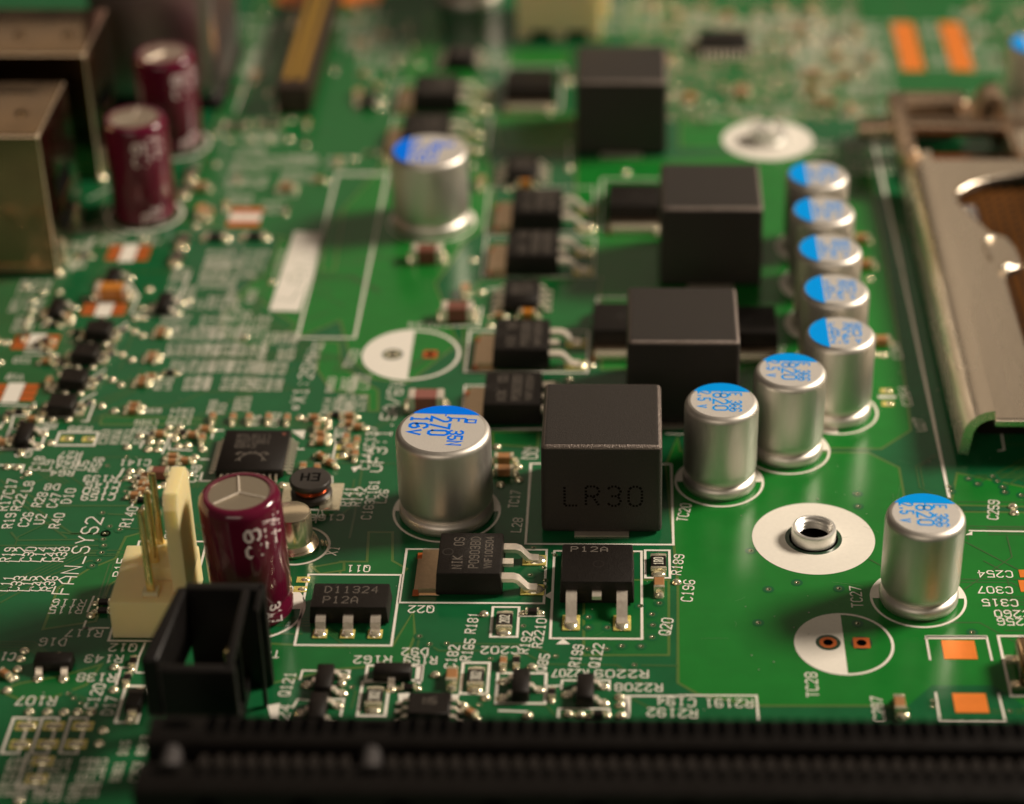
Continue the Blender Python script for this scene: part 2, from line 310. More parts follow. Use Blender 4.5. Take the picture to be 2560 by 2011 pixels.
# ---------------------------------------------------------------- white legend: outlines
def outline(pts, w=.2, closed=True, z=.030, m=SILK, name='printed_outline'): return MB().ribbon(pts, w, z, closed=closed, ext=w / 2).build(name, m, board, 0)
def rect_outline(a, b, w=.17): x0, x1 = sorted((a[0], b[0])); y0, y1 = sorted((a[1], b[1])); return outline([(x0, y0), (x1, y0), (x1, y1), (x0, y1)], w)
rect_outline((-30.28, 181.22), (-24.97, 215.22), .22)                       # LAN frame
rect_outline((-17.40, 140.91), (-6.17, 147.99), .2)                         # round the transistor with side leads
rect_outline((-5.54, 136.54), (1.43, 147.85), .2)
rect_outline((-24.87, 135.54), (-17.54, 144.50), .2)
rect_outline((-10.09, 136.69), (-8.06, 140.41), .2); rect_outline((1.72, 144.32), (3.66, 148.00), .2)
rect_outline((-19.28, 127.37), (-17.28, 131.21), .22); rect_outline((-11.97, 129.92), (-9.99, 133.53), .22); rect_outline((-9.30, 128.85), (-5.71, 132.33), .22)
rect_outline((-36.74, 126.43), (-35.16, 130.55), .22); rect_outline((-48.91, 162.91), (-45.53, 164.95), .22); rect_outline((-53.35, 162.25), (-50.07, 165.42), .22)
rect_outline((-44.21, 122.99), (-43.02, 126.85), .22); rect_outline((-42.11, 123.01), (-40.94, 126.87), .22); rect_outline((-40.07, 123.03), (-38.86, 126.89), .22); rect_outline((-42.33, 119.45), (-41.07, 122.90), .22)
rect_outline((-39.07, 135.92), (-33.61, 148.87), .2)                          # fan header
rect_outline((-7.90, 148.79), (4.00, 160.43), .2)                      # under the marked block
rect_outline((-14.40, 175.28), (-3.37, 182.61), .22); rect_outline((-14.23, 165.74), (-3.21, 172.92), .18); rect_outline((-14.13, 202.13), (-3.17, 212.06), .14); rect_outline((-13.86, 192.95), (-3.03, 201.20), .14)
rect_outline((-25.85, 230.96), (-15.28, 238.27), .14); rect_outline((-25.48, 220.92), (-14.80, 228.98), .14)
rect_outline((-13.67, 231.05), (-7.25, 242.74), .16); rect_outline((-2.41, 202.90), (5.12, 213.96), .16); rect_outline((-2.63, 177.46), (3.21, 188.95), .18)
rect_outline((-27.88, 153.42), (-23.49, 157.18), .2)                      # drum coil
rect_outline((28.49, 130.04), (32.14, 137.16), .22); rect_outline((-19.10, 131.42), (-14.97, 133.14), .22)
for pts in ([(23.01, 134.27), (23.01, 137.01), (27.60, 137.06), (27.63, 134.26)], [(22.99, 130.35), (22.95, 127.25), (27.67, 127.25), (27.60, 130.31)], [(4.19, 129.88), (9.80, 129.90), (9.82, 127.25)], [(-4.54, 130.54), (-4.51, 131.52), (-1.00, 131.56), (-0.99, 130.48)], [(-4.69, 127.37), (-4.66, 128.27), (-1.00, 128.30), (-0.99, 127.41)],
 [(-9.00, 128.01), (-7.03, 127.92)], [(-8.02, 139.29), (-6.12, 139.30)], [(-21.11, 132.52), (-20.39, 132.49), (-20.41, 131.59)], [(-5.73, 130.81), (-4.55, 130.91)], [(0.39, 127.42), (0.16, 129.76), (4.48, 129.81)], [(-23.95, 131.46), (-23.90, 132.49), (-20.80, 132.48)], [(-24.08, 128.25), (-23.84, 129.16), (-22.54, 128.99)], [(-21.62, 129.18), (-20.46, 129.20), (-20.50, 127.39)],
 [(-40.53, 137.34), (-41.30, 137.53), (-41.28, 138.33)], [(-41.29, 137.47), (-39.40, 137.49)], [(-41.40, 139.53), (-41.29, 141.46)], [(-36.35, 132.18), (-36.42, 133.88), (-36.25, 135.62)], [(-36.34, 132.14), (-35.62, 132.09)], [(-37.49, 130.68), (-37.52, 132.70), (-36.44, 132.71)], [(-35.59, 164.16), (-35.57, 165.37), (-34.81, 165.38)], [(-35.64, 157.55), (-34.70, 157.56)], [(-36.02, 160.83), (-35.35, 160.83)], [(-28.01, 162.47), (-27.47, 162.48)], [(-35.56, 158.74), (-35.57, 157.55)],
 [(-24.78, 161.02), (-24.78, 163.50), (-24.10, 163.58)], [(-40.59, 153.88), (-40.60, 155.03), (-40.07, 155.04)], [(-42.46, 158.20), (-42.33, 159.29)], [(-41.27, 158.33), (-40.45, 158.27)], [(-39.45, 161.75), (-39.20, 165.14), (-39.01, 162.38), (-37.06, 162.20)], [(-41.57, 164.86), (-41.09, 164.87)], [(-41.51, 162.60), (-41.37, 163.73)], [(-52.92, 159.80), (-50.89, 159.81), (-50.85, 158.73)],
 [(-55.16, 169.39), (-52.21, 169.16), (-52.12, 169.69)], [(-54.97, 178.00), (-51.84, 178.03)], [(-50.62, 167.34), (-48.39, 167.36), (-47.99, 170.25), (-47.07, 171.33)], [(-50.45, 171.83), (-48.03, 171.85), (-47.90, 174.03), (-47.01, 175.41)], [(-50.39, 176.35), (-47.91, 176.29), (-47.68, 178.06), (-46.95, 179.64)], [(-50.05, 180.41), (-47.59, 180.64), (-47.24, 182.68), (-46.56, 183.86)], [(-47.28, 166.73), (-46.86, 166.73), (-46.85, 169.47)], [(-53.25, 164.76), (-53.54, 167.58), (-52.43, 167.59)], [(-54.25, 165.51), (-54.07, 168.35)],
 [(-46.57, 185.50), (-42.61, 185.24), (-42.27, 193.27)], [(-46.57, 185.50), (-46.42, 188.85), (-47.86, 191.64)], [(-51.66, 188.34), (-48.65, 188.52)], [(-54.47, 183.06), (-52.75, 187.72)], [(28.06, 150.95), (32.43, 150.88)], [(31.98, 162.76), (32.47, 162.89), (32.59, 165.27)], [(-6.70, 165.93), (-11.46, 165.76)], [(3.66, 165.19), (5.17, 165.07)], [(-6.70, 118.17), (-5.22, 118.19)], [(-16.90, 183.37), (-13.64, 183.55), (-13.53, 186.98)], [(-17.41, 184.25), (-17.07, 185.75)], [(-13.19, 190.51), (-12.05, 190.68)], [(-53.40, 211.68), (-55.22, 209.14)], [(-53.88, 193.90), (-53.00, 200.47)], [(-43.20, 230.43), (-43.15, 247.98)], [(-6.06, 222.62), (-5.96, 218.37)]):
    outline(pts, .17, False)
outline([(26.91, 195.10), (26.74, 223.65)], .3, False); outline([(26.91, 195.10), (26.95, 155.77)], .26, False)   # long line beside the socket
outline([(-24.27, 214.85), (-29.70, 214.81)], .18, False)
# round legends of the capacitor footprints
def footprint(c, r, half=None, w=.22, start=0):
    MB().ring(c[0], c[1], r - w, r, .030, n=72).build('printed_ring', SILK, board, 0)
    if half is not None:
        n = 40; MB().poly([(c[0] + (r - w * .5) * math.cos(R(half + 180 * i / n)), c[1] + (r - w * .5) * math.sin(R(half + 180 * i / n))) for i in range(n + 1)], .0315).build('printed_half', SILK, board, 0)
EMPTY1 = (-19.5, 178.3); EMPTY2 = (16.72, 136.1)
footprint(EMPTY1, 4.5, 90, .3); footprint(EMPTY2, 3.78, 90, .22)
CAPS = [(7.97, 157.85), (13.86, 162.7), (18.51, 168.91), (18.65, 176.5), (18.65, 184.1), (18.6, 191.7), (18.6, 199.25), (22.92, 141.84)]
for i, c in enumerate(CAPS):
    footprint(c, 3.75, 90 if 2 <= i <= 6 else 0, .2)
for c in ((-14.55, 153.32), (-19.51, 204.3)): footprint(c, 4.45, 0, .2)
footprint((-28.5, 140.0), 3.9, 0, .22)
for c in ((-48.8, 205.7), (-48.6, 222.0), (44.6, 231.0)): footprint(c, 3.9, None, .3)
MB().ring(-26.3, 148.4, 2.5, 2.72, .030).build('printed_ring', SILK, board, 0)   # crystal can
# solid white areas
def white(pts, z=.030): return MB().poly(pts, z).build('printed_patch', SILK, board, 0)
MB().ring(15.32, 149.8, 2.3, 4.95, .030, n=96).build('mounting_ring', SILK, board, 0)
MB().ring(15.34, 223.5, 2.3, 4.9, .030, n=96).build('mounting_ring', SILK, board, 0)
for y in (149.8, 223.5):
    MB().disc(15.33, y, 2.32, .026).build('hole_collar', mat('dark_mask_collar', (.012, .05, .022), .3), board, 0)
    MB().disc(15.33, y, 1.98, .034).build('mounting_hole', HOLE, board, 0)
lanp = [(-33.58, 186.21), (-30.70, 186.09), (-30.07, 201.84), (-33.15, 202.15)]
white(lanp)
white([(-5.10, 135.82), (-4.01, 135.83), (-4.57, 136.51)]); white([(-6.14, 141.90), (-5.63, 141.46), (-5.62, 142.48)]); white([(-28.85, 165.35), (-27.65, 165.44), (-27.66, 164.03)]); white([(27.60, 150.33), (28.25, 150.89), (28.18, 150.33)])
white([(-23.08, 159.70), (-22.30, 159.95), (-22.74, 158.98)])
white([(23.02, 137.17), (27.62, 137.21), (27.57, 136.78), (22.98, 136.74)]); white([(-15.45, 133.14), (-14.95, 133.14), (-14.98, 130.90), (-15.42, 131.27)]); white([(0.22, 129.67), (0.57, 129.68), (0.53, 127.60), (0.16, 127.60)]); white([(-25.97, 128.42), (-25.07, 128.70), (-25.04, 127.08), (-25.56, 127.07)]); white([(-16.54, 129.87), (-15.67, 129.97), (-15.83, 129.06), (-16.39, 128.87)]); white([(-12.72, 129.82), (-12.02, 129.83), (-12.09, 129.10), (-12.56, 129.09)])
white([(-43.08, 126.85), (-42.10, 126.86), (-42.14, 126.64), (-42.98, 126.63)])
# bare copper lands
def land(pts, m=COPPER, name='copper_pad'): return MB().prism(pts, .01, .045).build(name, m, board, 0)
def rland(c, w, d, m=COPPER, name='copper_pad'): x, y = c; return land([(x - w / 2, y - d / 2), (x + w / 2, y - d / 2), (x + w / 2, y + d / 2), (x - w / 2, y + d / 2)], m, name)
rland((25.35, 135.44), 2.5, 2.25); rland((25.41, 129.20), 2.45, 2.2); rland((31.48, 145.13), .5, 1.0); rland((31.37, 143.50), .7, 1.5)
rland((32.99, 248.85), 2.55, 14); rland((38.67, 248.89), 2.55, 14)
for c, w, d in (((-49.21, 186.32), 1.0, 2.6), ((-54.36, 180.20), 1.0, 3.0), ((-54.46, 171.40), 1.1, 3.3), ((-48.98, 197.51), 1.2, 3.6)):
    x, y = c; white([(x - .75, y - d / 2), (x + .75, y - d / 2), (x + .75, y + d / 2), (x - .75, y + d / 2)])
    for s in (-1, 1):
        for k in range(3): rland((x + s * 1.45, y + (k - 1) * d * .3), 1.25, d * .24, RUST)
c = (-38.55, 205.20); white([(c[0] - 1.6, c[1] - .75), (c[0] + 1.6, c[1] - .75), (c[0] + 1.6, c[1] + .75), (c[0] - 1.6, c[1] + .75)]); rland((c[0], c[1] + 1.45), 3.3, 1.2, RUST); rland((c[0], c[1] - 1.45), 3.3, 1.2, RUST)
# bores of the two empty footprints
for (cx, cy), sq in (((15.52, 136.22), 0), ((18.05, 136.20), 1), ((-21.21, 178.29), 0), ((-17.76, 178.32), 1)):
    MB().disc(cx, cy, .95 if not sq else .8, .036).build('mask_clearance', mat('dark_mask_collar', (.012, .05, .022), .3), board, 0)
    if sq: rland((cx, cy), 1.25, 1.25, RUST, 'bore_land')
    else: MB().ring(cx, cy, .35, .66, .046, n=32).build('bore_land', RUST if cy < 150 else SOLDER, board, 0)
    MB().disc(cx, cy, .38, .0485, 24).build('lead_bore', HOLE, board, 0)
# tinned lands without a component
for p in ((-43.11, 125.96), (-41.10, 125.98), (-39.02, 126.00), (-43.06, 123.92), (-41.13, 123.99), (-39.08, 124.01), (-41.08, 122.17), (-41.12, 120.29)):
    x, y = p; g = rland(p, 1.5, .95, FLUX, 'solder_pad'); MB().dome(x, y, .68, .4, .045, .16, 16).build('solder_bump', SOLDER, g)
for p in ((-48.09, 163.92), (-46.22, 163.86), (23.30, 172.34), (23.24, 170.21), (-25.21, 143.80), (-25.30, 142.55), (-24.15, 162.76), (-24.01, 161.40)):
    x, y = p; g = rland(p, 1.05, .75, FLUX, 'solder_pad'); MB().dome(x + .15, y, .35, .25, .045, .1, 14).build('solder_bump', SOLDER, g)
x, y = (23.28, 171.35); white([(x - .8, y - .2), (x + .8, y - .2), (x + .8, y + .2), (x - .8, y + .2)])
BUMP = [(-43.22, 127.49), (-41.89, 127.50), (-40.66, 127.46), (-39.68, 127.51), (-38.72, 127.48), (-37.42, 125.45), (-37.42, 124.02), (-37.99, 132.69), (-37.54, 130.03), (-45.16, 134.57), (-45.24, 133.61), (-45.18, 132.38), (-45.41, 129.90), (-45.23, 131.35), (-41.02, 138.99), (-33.36, 127.95), (-41.79, 117.82),
 (-10.73, 139.46), (-13.94, 132.03), (-10.07, 129.43), (-11.64, 128.47), (-6.81, 133.03), (-3.95, 127.65), (-3.08, 127.57), (-0.25, 129.58), (-0.19, 128.67), (4.19, 143.70), (-0.13, 127.51), (-20.82, 130.93), (-6.89, 127.44), (20.44, 127.71), (32.02, 154.36), (32.02, 153.45), (23.66, 178.47), (23.60, 192.69), (22.94, 178.58),
 (-41.83, 164.35), (-40.75, 163.36), (-39.93, 163.36), (-40.76, 162.24), (-39.94, 162.24), (-38.79, 164.76), (-38.71, 163.88), (-37.58, 164.52), (-38.25, 162.76), (-37.45, 162.89), (-36.05, 162.28), (-36.53, 161.04), (-42.60, 162.59), (-41.64, 158.86), (-40.83, 158.87), (-41.72, 157.85), (-39.47, 153.54), (-39.57, 165.69), (-38.60, 165.70), (-28.34, 167.41), (-25.83, 166.79), (-25.73, 165.89), (-50.26, 158.49), (-52.23, 159.44), (-51.33, 159.37), (-49.30, 163.16), (-28.59, 156.90), (-38.46, 156.81), (-38.19, 158.00),
 (-45.57, 182.11), (-44.70, 181.39), (-45.90, 177.94), (-44.88, 177.02), (-45.97, 173.50), (-45.06, 172.69), (-46.08, 169.13), (-44.83, 168.36), (-35.12, 181.18), (-52.15, 168.89), (-52.18, 177.60), (-56.97, 179.98), (-56.80, 176.44), (-51.40, 181.91), (-50.77, 176.07), (-50.88, 174.55), (-50.95, 172.50), (-51.02, 171.83), (-50.97, 169.30), (-51.03, 168.25), (-51.08, 167.21), (-47.74, 181.07), (-48.16, 176.79), (-48.31, 172.53), (-48.52, 168.01), (-57.54, 190.46), (-55.67, 189.39), (-54.17, 189.40), (-54.06, 183.95), (-53.34, 187.26), (-51.91, 183.67), (-56.31, 187.69), (-55.99, 185.88), (-55.96, 184.38), (-55.92, 183.19), (-45.58, 190.09), (-43.59, 186.58), (-45.68, 186.41), (-45.95, 184.61), (-45.13, 184.62), (-41.45, 187.82), (-33.99, 191.59),
 (-13.68, 189.73), (-14.88, 189.41), (-14.26, 186.52), (-14.30, 184.58), (-12.52, 183.41), (-4.95, 173.99), (-2.98, 176.34), (-8.93, 159.83), (-8.79, 157.91), (-10.90, 162.88), (-23.94, 164.01), (-23.94, 161.40), (-10.29, 157.19), (-17.68, 195.80), (-14.90, 196.15), (-28.81, 218.40), (-16.19, 216.78), (-12.08, 211.63), (-8.40, 232.13), (0.04, 215.40), (-27.68, 233.46), (-23.79, 243.08), (-17.06, 228.76), (-5.91, 216.29), (36.42, 232.23), (6.47, 232.02), (-43.23, 203.10), (-47.93, 200.18), (-40.01, 200.91), (-36.19, 200.94), (-44.56, 224.32), (-42.83, 223.15), (-40.42, 223.16), (-38.52, 223.18), (-36.45, 223.19), (-38.67, 230.87), (-36.71, 228.00), (-33.61, 241.23), (-43.35, 216.96), (-55.60, 216.11), (-56.86, 219.92), (-65.13, 217.94)]
for x, y in BUMP: MB().dome(x, y, .40, .36, .02, .30, 12).build('solder_bump', SOLDER, board)

# ---------------------------------------------------------------- white legend: letters
def words(s, p0, p1, h=.85, w=.108, m=SILK, gw=.68):
    return text(MB(), s, p0, p1, h * .88, w if h < 1.2 else .13, .032, gw=gw).build('printed_text', m, board, 0)
for s, p0, p1, h in [
 ('Q11', (-20.02, 145.32), (-22.00, 145.31), .95), ('Q22', (-14.56, 140.09), (-16.71, 140.07), .95), ('R181', (-11.69, 137.03), (-11.48, 139.71), .85), ('R165', (-11.85, 133.70), (-11.59, 136.48), .85), ('C182', (-12.98, 132.75), (-12.73, 135.69), .85), ('D92', (-14.62, 134.82), (-16.76, 134.80), .95),
 ('R162', (-17.30, 133.84), (-20.29, 133.81), .95), ('R159', (-13.89, 133.80), (-16.52, 133.77), .95), ('C202', (-7.78, 135.08), (-10.81, 135.05), .95), ('R192', (-7.55, 134.59), (-7.24, 137.46), .8), ('R2210', (-6.53, 135.33), (-6.26, 139.06), .8), ('Q85', (-6.16, 132.48), (-5.85, 134.72), .8),
 ('R199', (-3.68, 133.07), (-3.33, 135.84), .85), ('Q122', (-2.20, 132.99), (-1.81, 135.99), .85), ('R2207', (-2.51, 132.38), (-5.36, 132.35), .95), ('R2209', (1.99, 132.33), (-2.22, 132.33), .95), ('R2208', (3.00, 130.76), (-0.69, 130.76), .95), ('Q20', (3.11, 136.94), (3.44, 139.20), .95), ('R189', (4.12, 144.66), (4.47, 147.53), .85),
 ('C196', (4.89, 141.19), (5.20, 144.13), .95), ('TC27', (18.11, 140.54), (18.13, 143.41), .95), ('TC28', (13.94, 129.68), (13.96, 132.71), .95), ('C287', (18.60, 127.07), (18.57, 129.95), .9), ('R2191', (9.59, 129.02), (5.92, 129.02), 1.0), ('C194', (5.40, 129.02), (2.38, 129.28), 1.0), ('R2192', (5.49, 127.79), (1.67, 127.97), 1.0),
 ('C254', (30.78, 145.06), (27.86, 145.08), .95), ('C307', (30.48, 142.95), (27.59, 142.99), .95), ('C315', (30.66, 141.31), (27.73, 141.35), .95), ('C260', (31.40, 139.90), (28.50, 139.94), .95), ('C256', (31.44, 138.91), (28.58, 138.94), .95), ('C259', (30.10, 152.48), (30.61, 155.38), .95), ('TC20', (4.72, 152.01), (5.16, 154.64), .95),
 ('U27', (25.78, 165.71), (25.59, 167.89), .9), ('C264', (24.98, 169.83), (24.80, 173.16), .9), ('C265', (24.93, 177.84), (24.75, 180.82), .9), ('TC17', (-9.14, 153.77), (-8.99, 156.42), .85), ('L28', (-8.76, 150.32), (-8.63, 152.46), .85), ('R141', (-23.04, 153.92), (-22.78, 156.77), .9), ('R142', (-22.20, 153.93), (-21.85, 156.77), .9), ('C163C161', (-21.11, 152.00), (-20.88, 157.80), .85), ('L26', (-20.09, 154.36), (-19.98, 156.44), .85),
 ('C144C137', (-21.97, 159.35), (-21.84, 166.18), .9), ('C166', (-22.84, 152.33), (-25.84, 152.30), .9), ('C164', (-24.54, 167.06), (-25.03, 150.91), .9), ('R132', (-24.38, 164.26), (-24.27, 168.49), .9), ('*X1:25MHz', (-28.99, 168.44), (-28.37, 180.51), 1.35), ('uF3:1.5A/6V', (-21.18, 158.87), (-20.28, 173.85), 1.45),
 ('R17C17', (-51.19, 152.98), (-51.30, 157.76), .95), ('R19', (-50.20, 150.50), (-50.33, 152.75), .9), ('R22', (-50.08, 152.99), (-50.06, 155.53), .9), ('L8', (-49.85, 155.77), (-49.82, 157.42), .9), ('C26', (-48.98, 150.73), (-48.87, 152.88), .9), ('U2', (-47.76, 151.08), (-47.77, 152.66), .9), ('R28', (-48.50, 153.57), (-48.32, 155.78), .9), ('R40', (-46.40, 150.53), (-46.29, 152.79), .9), ('C47', (-47.23, 153.47), (-47.17, 155.67), .9), ('D8', (-47.08, 156.54), (-48.48, 156.53), .95), ('D10', (-46.16, 154.06), (-46.12, 156.39), .9),
 ('C18', (-49.89, 158.98), (-49.76, 161.17), .9), ('L9', (-48.92, 158.86), (-48.84, 160.69), .9), ('R27', (-46.21, 161.45), (-48.32, 161.43), .9), ('R29', (-46.24, 160.59), (-48.27, 160.57), .9), ('R24', (-46.27, 159.73), (-48.23, 159.72), .9), ('R64', (-46.31, 158.65), (-48.47, 158.63), .9), ('U5', (-45.92, 159.01), (-45.83, 160.59), .9), ('R56', (-44.86, 158.78), (-44.64, 161.09), .9), ('C141', (-40.14, 160.28), (-42.91, 160.25), .95), ('R133', (-42.46, 157.84), (-45.47, 157.82), .95), ('C145', (-42.08, 156.90), (-45.15, 156.87), .9), ('C150', (-42.11, 156.02), (-45.17, 156.00), .9), ('C159', (-42.16, 155.09), (-45.11, 155.06), .95), ('C138', (-37.60, 159.26), (-40.36, 159.23), .9), ('C148', (-36.33, 157.30), (-36.15, 159.95), .85),
 ('R140', (-40.66, 150.76), (-40.43, 153.76), .95), ('R146', (-36.77, 149.29), (-36.90, 151.97), .8), ('R19', (-49.36, 145.90), (-49.26, 147.96), .9),
 ('L12', (-48.56, 145.91), (-48.36, 147.97), .9), ('C30', (-47.71, 145.92), (-47.54, 148.04), .9), ('L14', (-46.85, 145.92), (-46.60, 148.05), .9), ('C44', (-45.93, 145.93), (-45.74, 148.06), .9), ('R38', (-45.08, 145.94), (-44.88, 148.07), .9), ('L11', (-48.58, 142.01), (-48.43, 144.10), .9), ('C33', (-47.79, 142.02), (-47.62, 144.11), .9), ('L15', (-46.90, 142.03), (-46.73, 144.12), .9), ('C42', (-46.09, 142.04), (-45.85, 144.13), .9), ('R36', (-45.21, 142.05), (-45.00, 144.14), .9),
 ('FAN_SYS2', (-43.98, 141.54), (-43.25, 152.36), 1.5), ('R116', (-41.67, 140.60), (-44.45, 140.66), .95), ('R115', (-41.74, 139.69), (-44.49, 139.70), .95), ('R117', (-39.63, 136.80), (-42.59, 136.85), .95), ('D16', (-42.18, 135.72), (-44.37, 135.73), 1.0), ('R143', (-37.50, 133.74), (-40.50, 133.75), .95), ('Q12', (-36.70, 135.09), (-38.94, 135.11), 1.0), ('R138', (-37.59, 131.51), (-40.64, 131.54), 1.0), ('C120', (-38.92, 127.89), (-38.68, 130.85), .95), ('D17', (-37.54, 127.19), (-37.50, 129.39), .95), ('R107', (-41.46, 128.77), (-44.57, 128.81), 1.1),
 ('TC19', (-25.81, 134.43), (-28.22, 134.44), .95), ('Q121', (-24.93, 129.42), (-24.73, 132.33), .9), ('Q24', (-24.77, 125.93), (-24.59, 128.61), .9), ('X1', (-23.43, 147.05), (-23.19, 148.36), .95), ('R15', (-39.96, 143.97), (-40.02, 146.63), .8), ('C1', (-45.67, 133.89), (-46.89, 133.97), 1.0), ('R39', (-46.19, 165.46), (-48.34, 165.44), .9), ('Q2', (-50.51, 161.48), (-52.08, 161.57), 1.0), ('R62', (-49.34, 165.94), (-51.38, 166.05), .95), ('V10', (-54.07, 176.88), (-55.70, 177.01), .95), ('V18', (-54.07, 173.97), (-55.68, 174.10), .95),
 ('TC24', (-17.07, 183.67), (-20.34, 183.64), .9), ('TC22', (-25.12, 175.88), (-24.65, 179.11), .85), ('U21', (13.84, 178.16), (14.48, 180.44), .8), ('NN', (-8.44, 161.05), (-8.24, 162.90), .7), ('UU', (-7.70, 161.06), (-7.70, 162.90), .7)]:
    words(s, p0, p1, h)
words('LAN', (-32.82, 187.89), (-30.51, 197.33), 2.3, .26, mat('faded_legend', (.26, .30, .22), .6))
# dense columns of designators, blurred by distance
def block(p0, along, across, rows, cols, h, L, seed, m=SILKF):
    """rows of short strings: each runs in direction 'along' (deg), rows step in 'across' (mm vector)"""
    q = random.Random(seed); mb = MB(); d = Vector((math.cos(R(along)), math.sin(R(along)))); a = Vector(across); o = Vector(p0)
    for i in range(rows):
        t = o + a * i
        for j in range(cols):
            if q.random() < .12: continue
            s = q.choice('RRRCCCLDQ') + str(q.randint(10, 999)); b = t + d * (L * 1.18 * j); text(mb, s, b, b + d * L * .9 * len(s) / 4, h * .78, .105, .032, gw=.62)
    return mb.build('printed_text_block', m, board, 0)
block((-41.70, 171.91), 90, (.86, 0), 6, 4, .72, 2.5, 1); block((-38.31, 172.07), 90, (.86, 0), 4, 4, .72, 2.5, 2); block((-35.80, 171.96), 90, (.86, 0), 4, 4, .72, 2.5, 3); block((-33.10, 177.20), 90, (.86, 0), 4, 2, .72, 2.4, 4); block((-33.51, 171.85), 90, (.86, 0), 4, 2, .72, 2.4, 41)
block((-37.81, 168.50), 180, (0, -.95), 4, 2, .8, 2.4, 5); block((-36.32, 167.99), 90, (.9, 0), 2, 1, .75, 2.6, 6); block((-34.16, 168.53), 90, (.8, 0), 2, 1, .7, 2.6, 61); block((-32.14, 166.09), 90, (.8, 0), 1, 1, .8, 2.6, 62); block((-30.46, 165.98), 90, (.8, 0), 1, 1, .8, 2.6, 63)
block((-26.26, 168.08), 90, (.95, 0), 3, 2, .8, 3, 7); block((-24.99, 168.61), 90, (.9, 0), 3, 2, .8, 3, 8); block((-44.89, 163.07), 90, (1.0, 0), 5, 1, .85, 2.6, 9); block((-40.73, 190.44), 90, (.95, 0), 4, 2, .8, 3, 10)
block((-43.56, 184.63), 0, (0, -1.4), 2, 3, 1.1, 3.2, 11); block((-41.46, 186.45), 90, (1.1, 0), 5, 1, .9, 2.8, 12); block((-37.63, 184.09), 90, (1.0, 0), 3, 2, .9, 3, 13); block((-57.84, 182.15), 90, (1.1, 0), 3, 3, .9, 3, 14); block((-43.58, 188.26), 90, (1.0, 0), 3, 2, .9, 3, 15)
block((-35.57, 120.01), 90, (1.3, 0), 3, 2, .8, 2.4, 16); block((-36.44, 122.18), 180, (0, -.85), 5, 3, .7, 2.2, 17); block((-41.83, 117.98), 90, (1.2, 0), 4, 1, .9, 2, 19)
block((-41.14, 211.77), 90, (1.1, 0), 4, 4, .9, 3, 20); block((-38.75, 218.51), 0, (0, -1.6), 2, 3, 1.2, 3, 21); block((-40.98, 209.60), 0, (0, -1.5), 3, 2, 1.1, 3, 22); block((-35.56, 209.64), 90, (1.2, 0), 3, 3, 1, 3, 23); block((-41.24, 197.57), 0, (0, -1.5), 4, 3, 1.1, 3, 24); block((-43.85, 239.83), 90, (1.3, 0), 3, 4, 1, 3, 25); block((-54.41, 194.22), 90, (1.2, 0), 2, 3, 1, 3, 26); block((-52.34, 201.15), 0, (0, -1.5), 2, 2, 1.1, 3, 27)
block((-31.84, 242.58), 90, (1.3, 0), 5, 3, 1.1, 3.4, 28); block((-33.15, 248.05), 90, (1.3, 0), 4, 3, 1.1, 3.4, 29); block((-15.30, 242.24), 90, (1.2, 0), 2, 2, 1, 3.4, 30)
block((8.51, 232.45), 0, (0, -1.7), 3, 6, 1.2, 3.2, 31); block((19.67, 224.39), 0, (0, -1.7), 6, 3, 1.2, 3.2, 32); block((19.64, 235.06), 90, (1.4, 0), 6, 4, 1.2, 3.2, 33); block((25.71, 235.11), 90, (1.4, 0), 4, 5, 1.2, 3.2, 34); block((8.15, 246.93), 90, (1.4, 0), 12, 3, 1.2, 3.2, 35); block((6.49, 257.86), 0, (0, -1.8), 6, 6, 1.3, 3.2, 36); block((19.78, 255.50), 0, (0, -1.8), 8, 5, 1.3, 3.2, 37); block((39.91, 241.72), 90, (1.4, 0), 3, 5, 1.2, 3.2, 38); block((31.06, 235.14), 0, (0, -1.6), 3, 4, 1.2, 3.2, 39); block((-2.21, 252.96), 90, (1.4, 0), 5, 4, 1.2, 3.2, 40); block((-46.95, 256.05), 0, (0, -1.6), 3, 4, 1.2, 3.2, 42)
# field of tiny plated holes behind the socket
q = random.Random(11); vb, vh = MB(), MB()
for k in range(330):
    x, y = q.uniform(0, 27), q.uniform(228, 262)
    if k > 280: x, y = q.uniform(41.5, 48), q.uniform(236, 262)
    vb.dome(x, y, .28, .26, .02, .2, 8)
    via(vb, vh, x + .9, y + .2, .34)
for k in range(150):
    x, y = q.uniform(1, 27), q.uniform(230, 263); vb.dome(x, y, .42, .26, .02, .25, 8)
a = vb.build('plated_hole', SOLDER, board, 0); a['kind'] = 'stuff'; a = vh.build('plated_bore', HOLE, board, 0); a['kind'] = 'stuff'
q = random.Random(21); m = MB()
for k in range(170):                                      # specks of dust on the mask
    x, y = q.uniform(-45, 42), q.uniform(124, 185); r = q.uniform(.02, .055); m.dome(x, y, r * q.uniform(.8, 2.2), r, .03, r, 6)
a = m.build('dust_speck', mat('dust', (.5, .48, .42), .9), board, 0); a['kind'] = 'stuff'
q = random.Random(33); m = MB()
for k in range(22):                                       # hairline scratches and wipe marks in the mask
    x, y = q.uniform(-5, 40), q.uniform(126, 165); a = q.uniform(0, 3.1); L = q.uniform(.6, 3.5)
    m.ribbon([(x, y), (x + L * .5 * math.cos(a) + .1, y + L * .5 * math.sin(a)), (x + L * math.cos(a), y + L * math.sin(a))], .022, .0305 + .00002 * k)
a = m.build('hairline_scratch', mat('scratched_mask', (.10, .22, .09), .5), board, 0); a['kind'] = 'stuff'

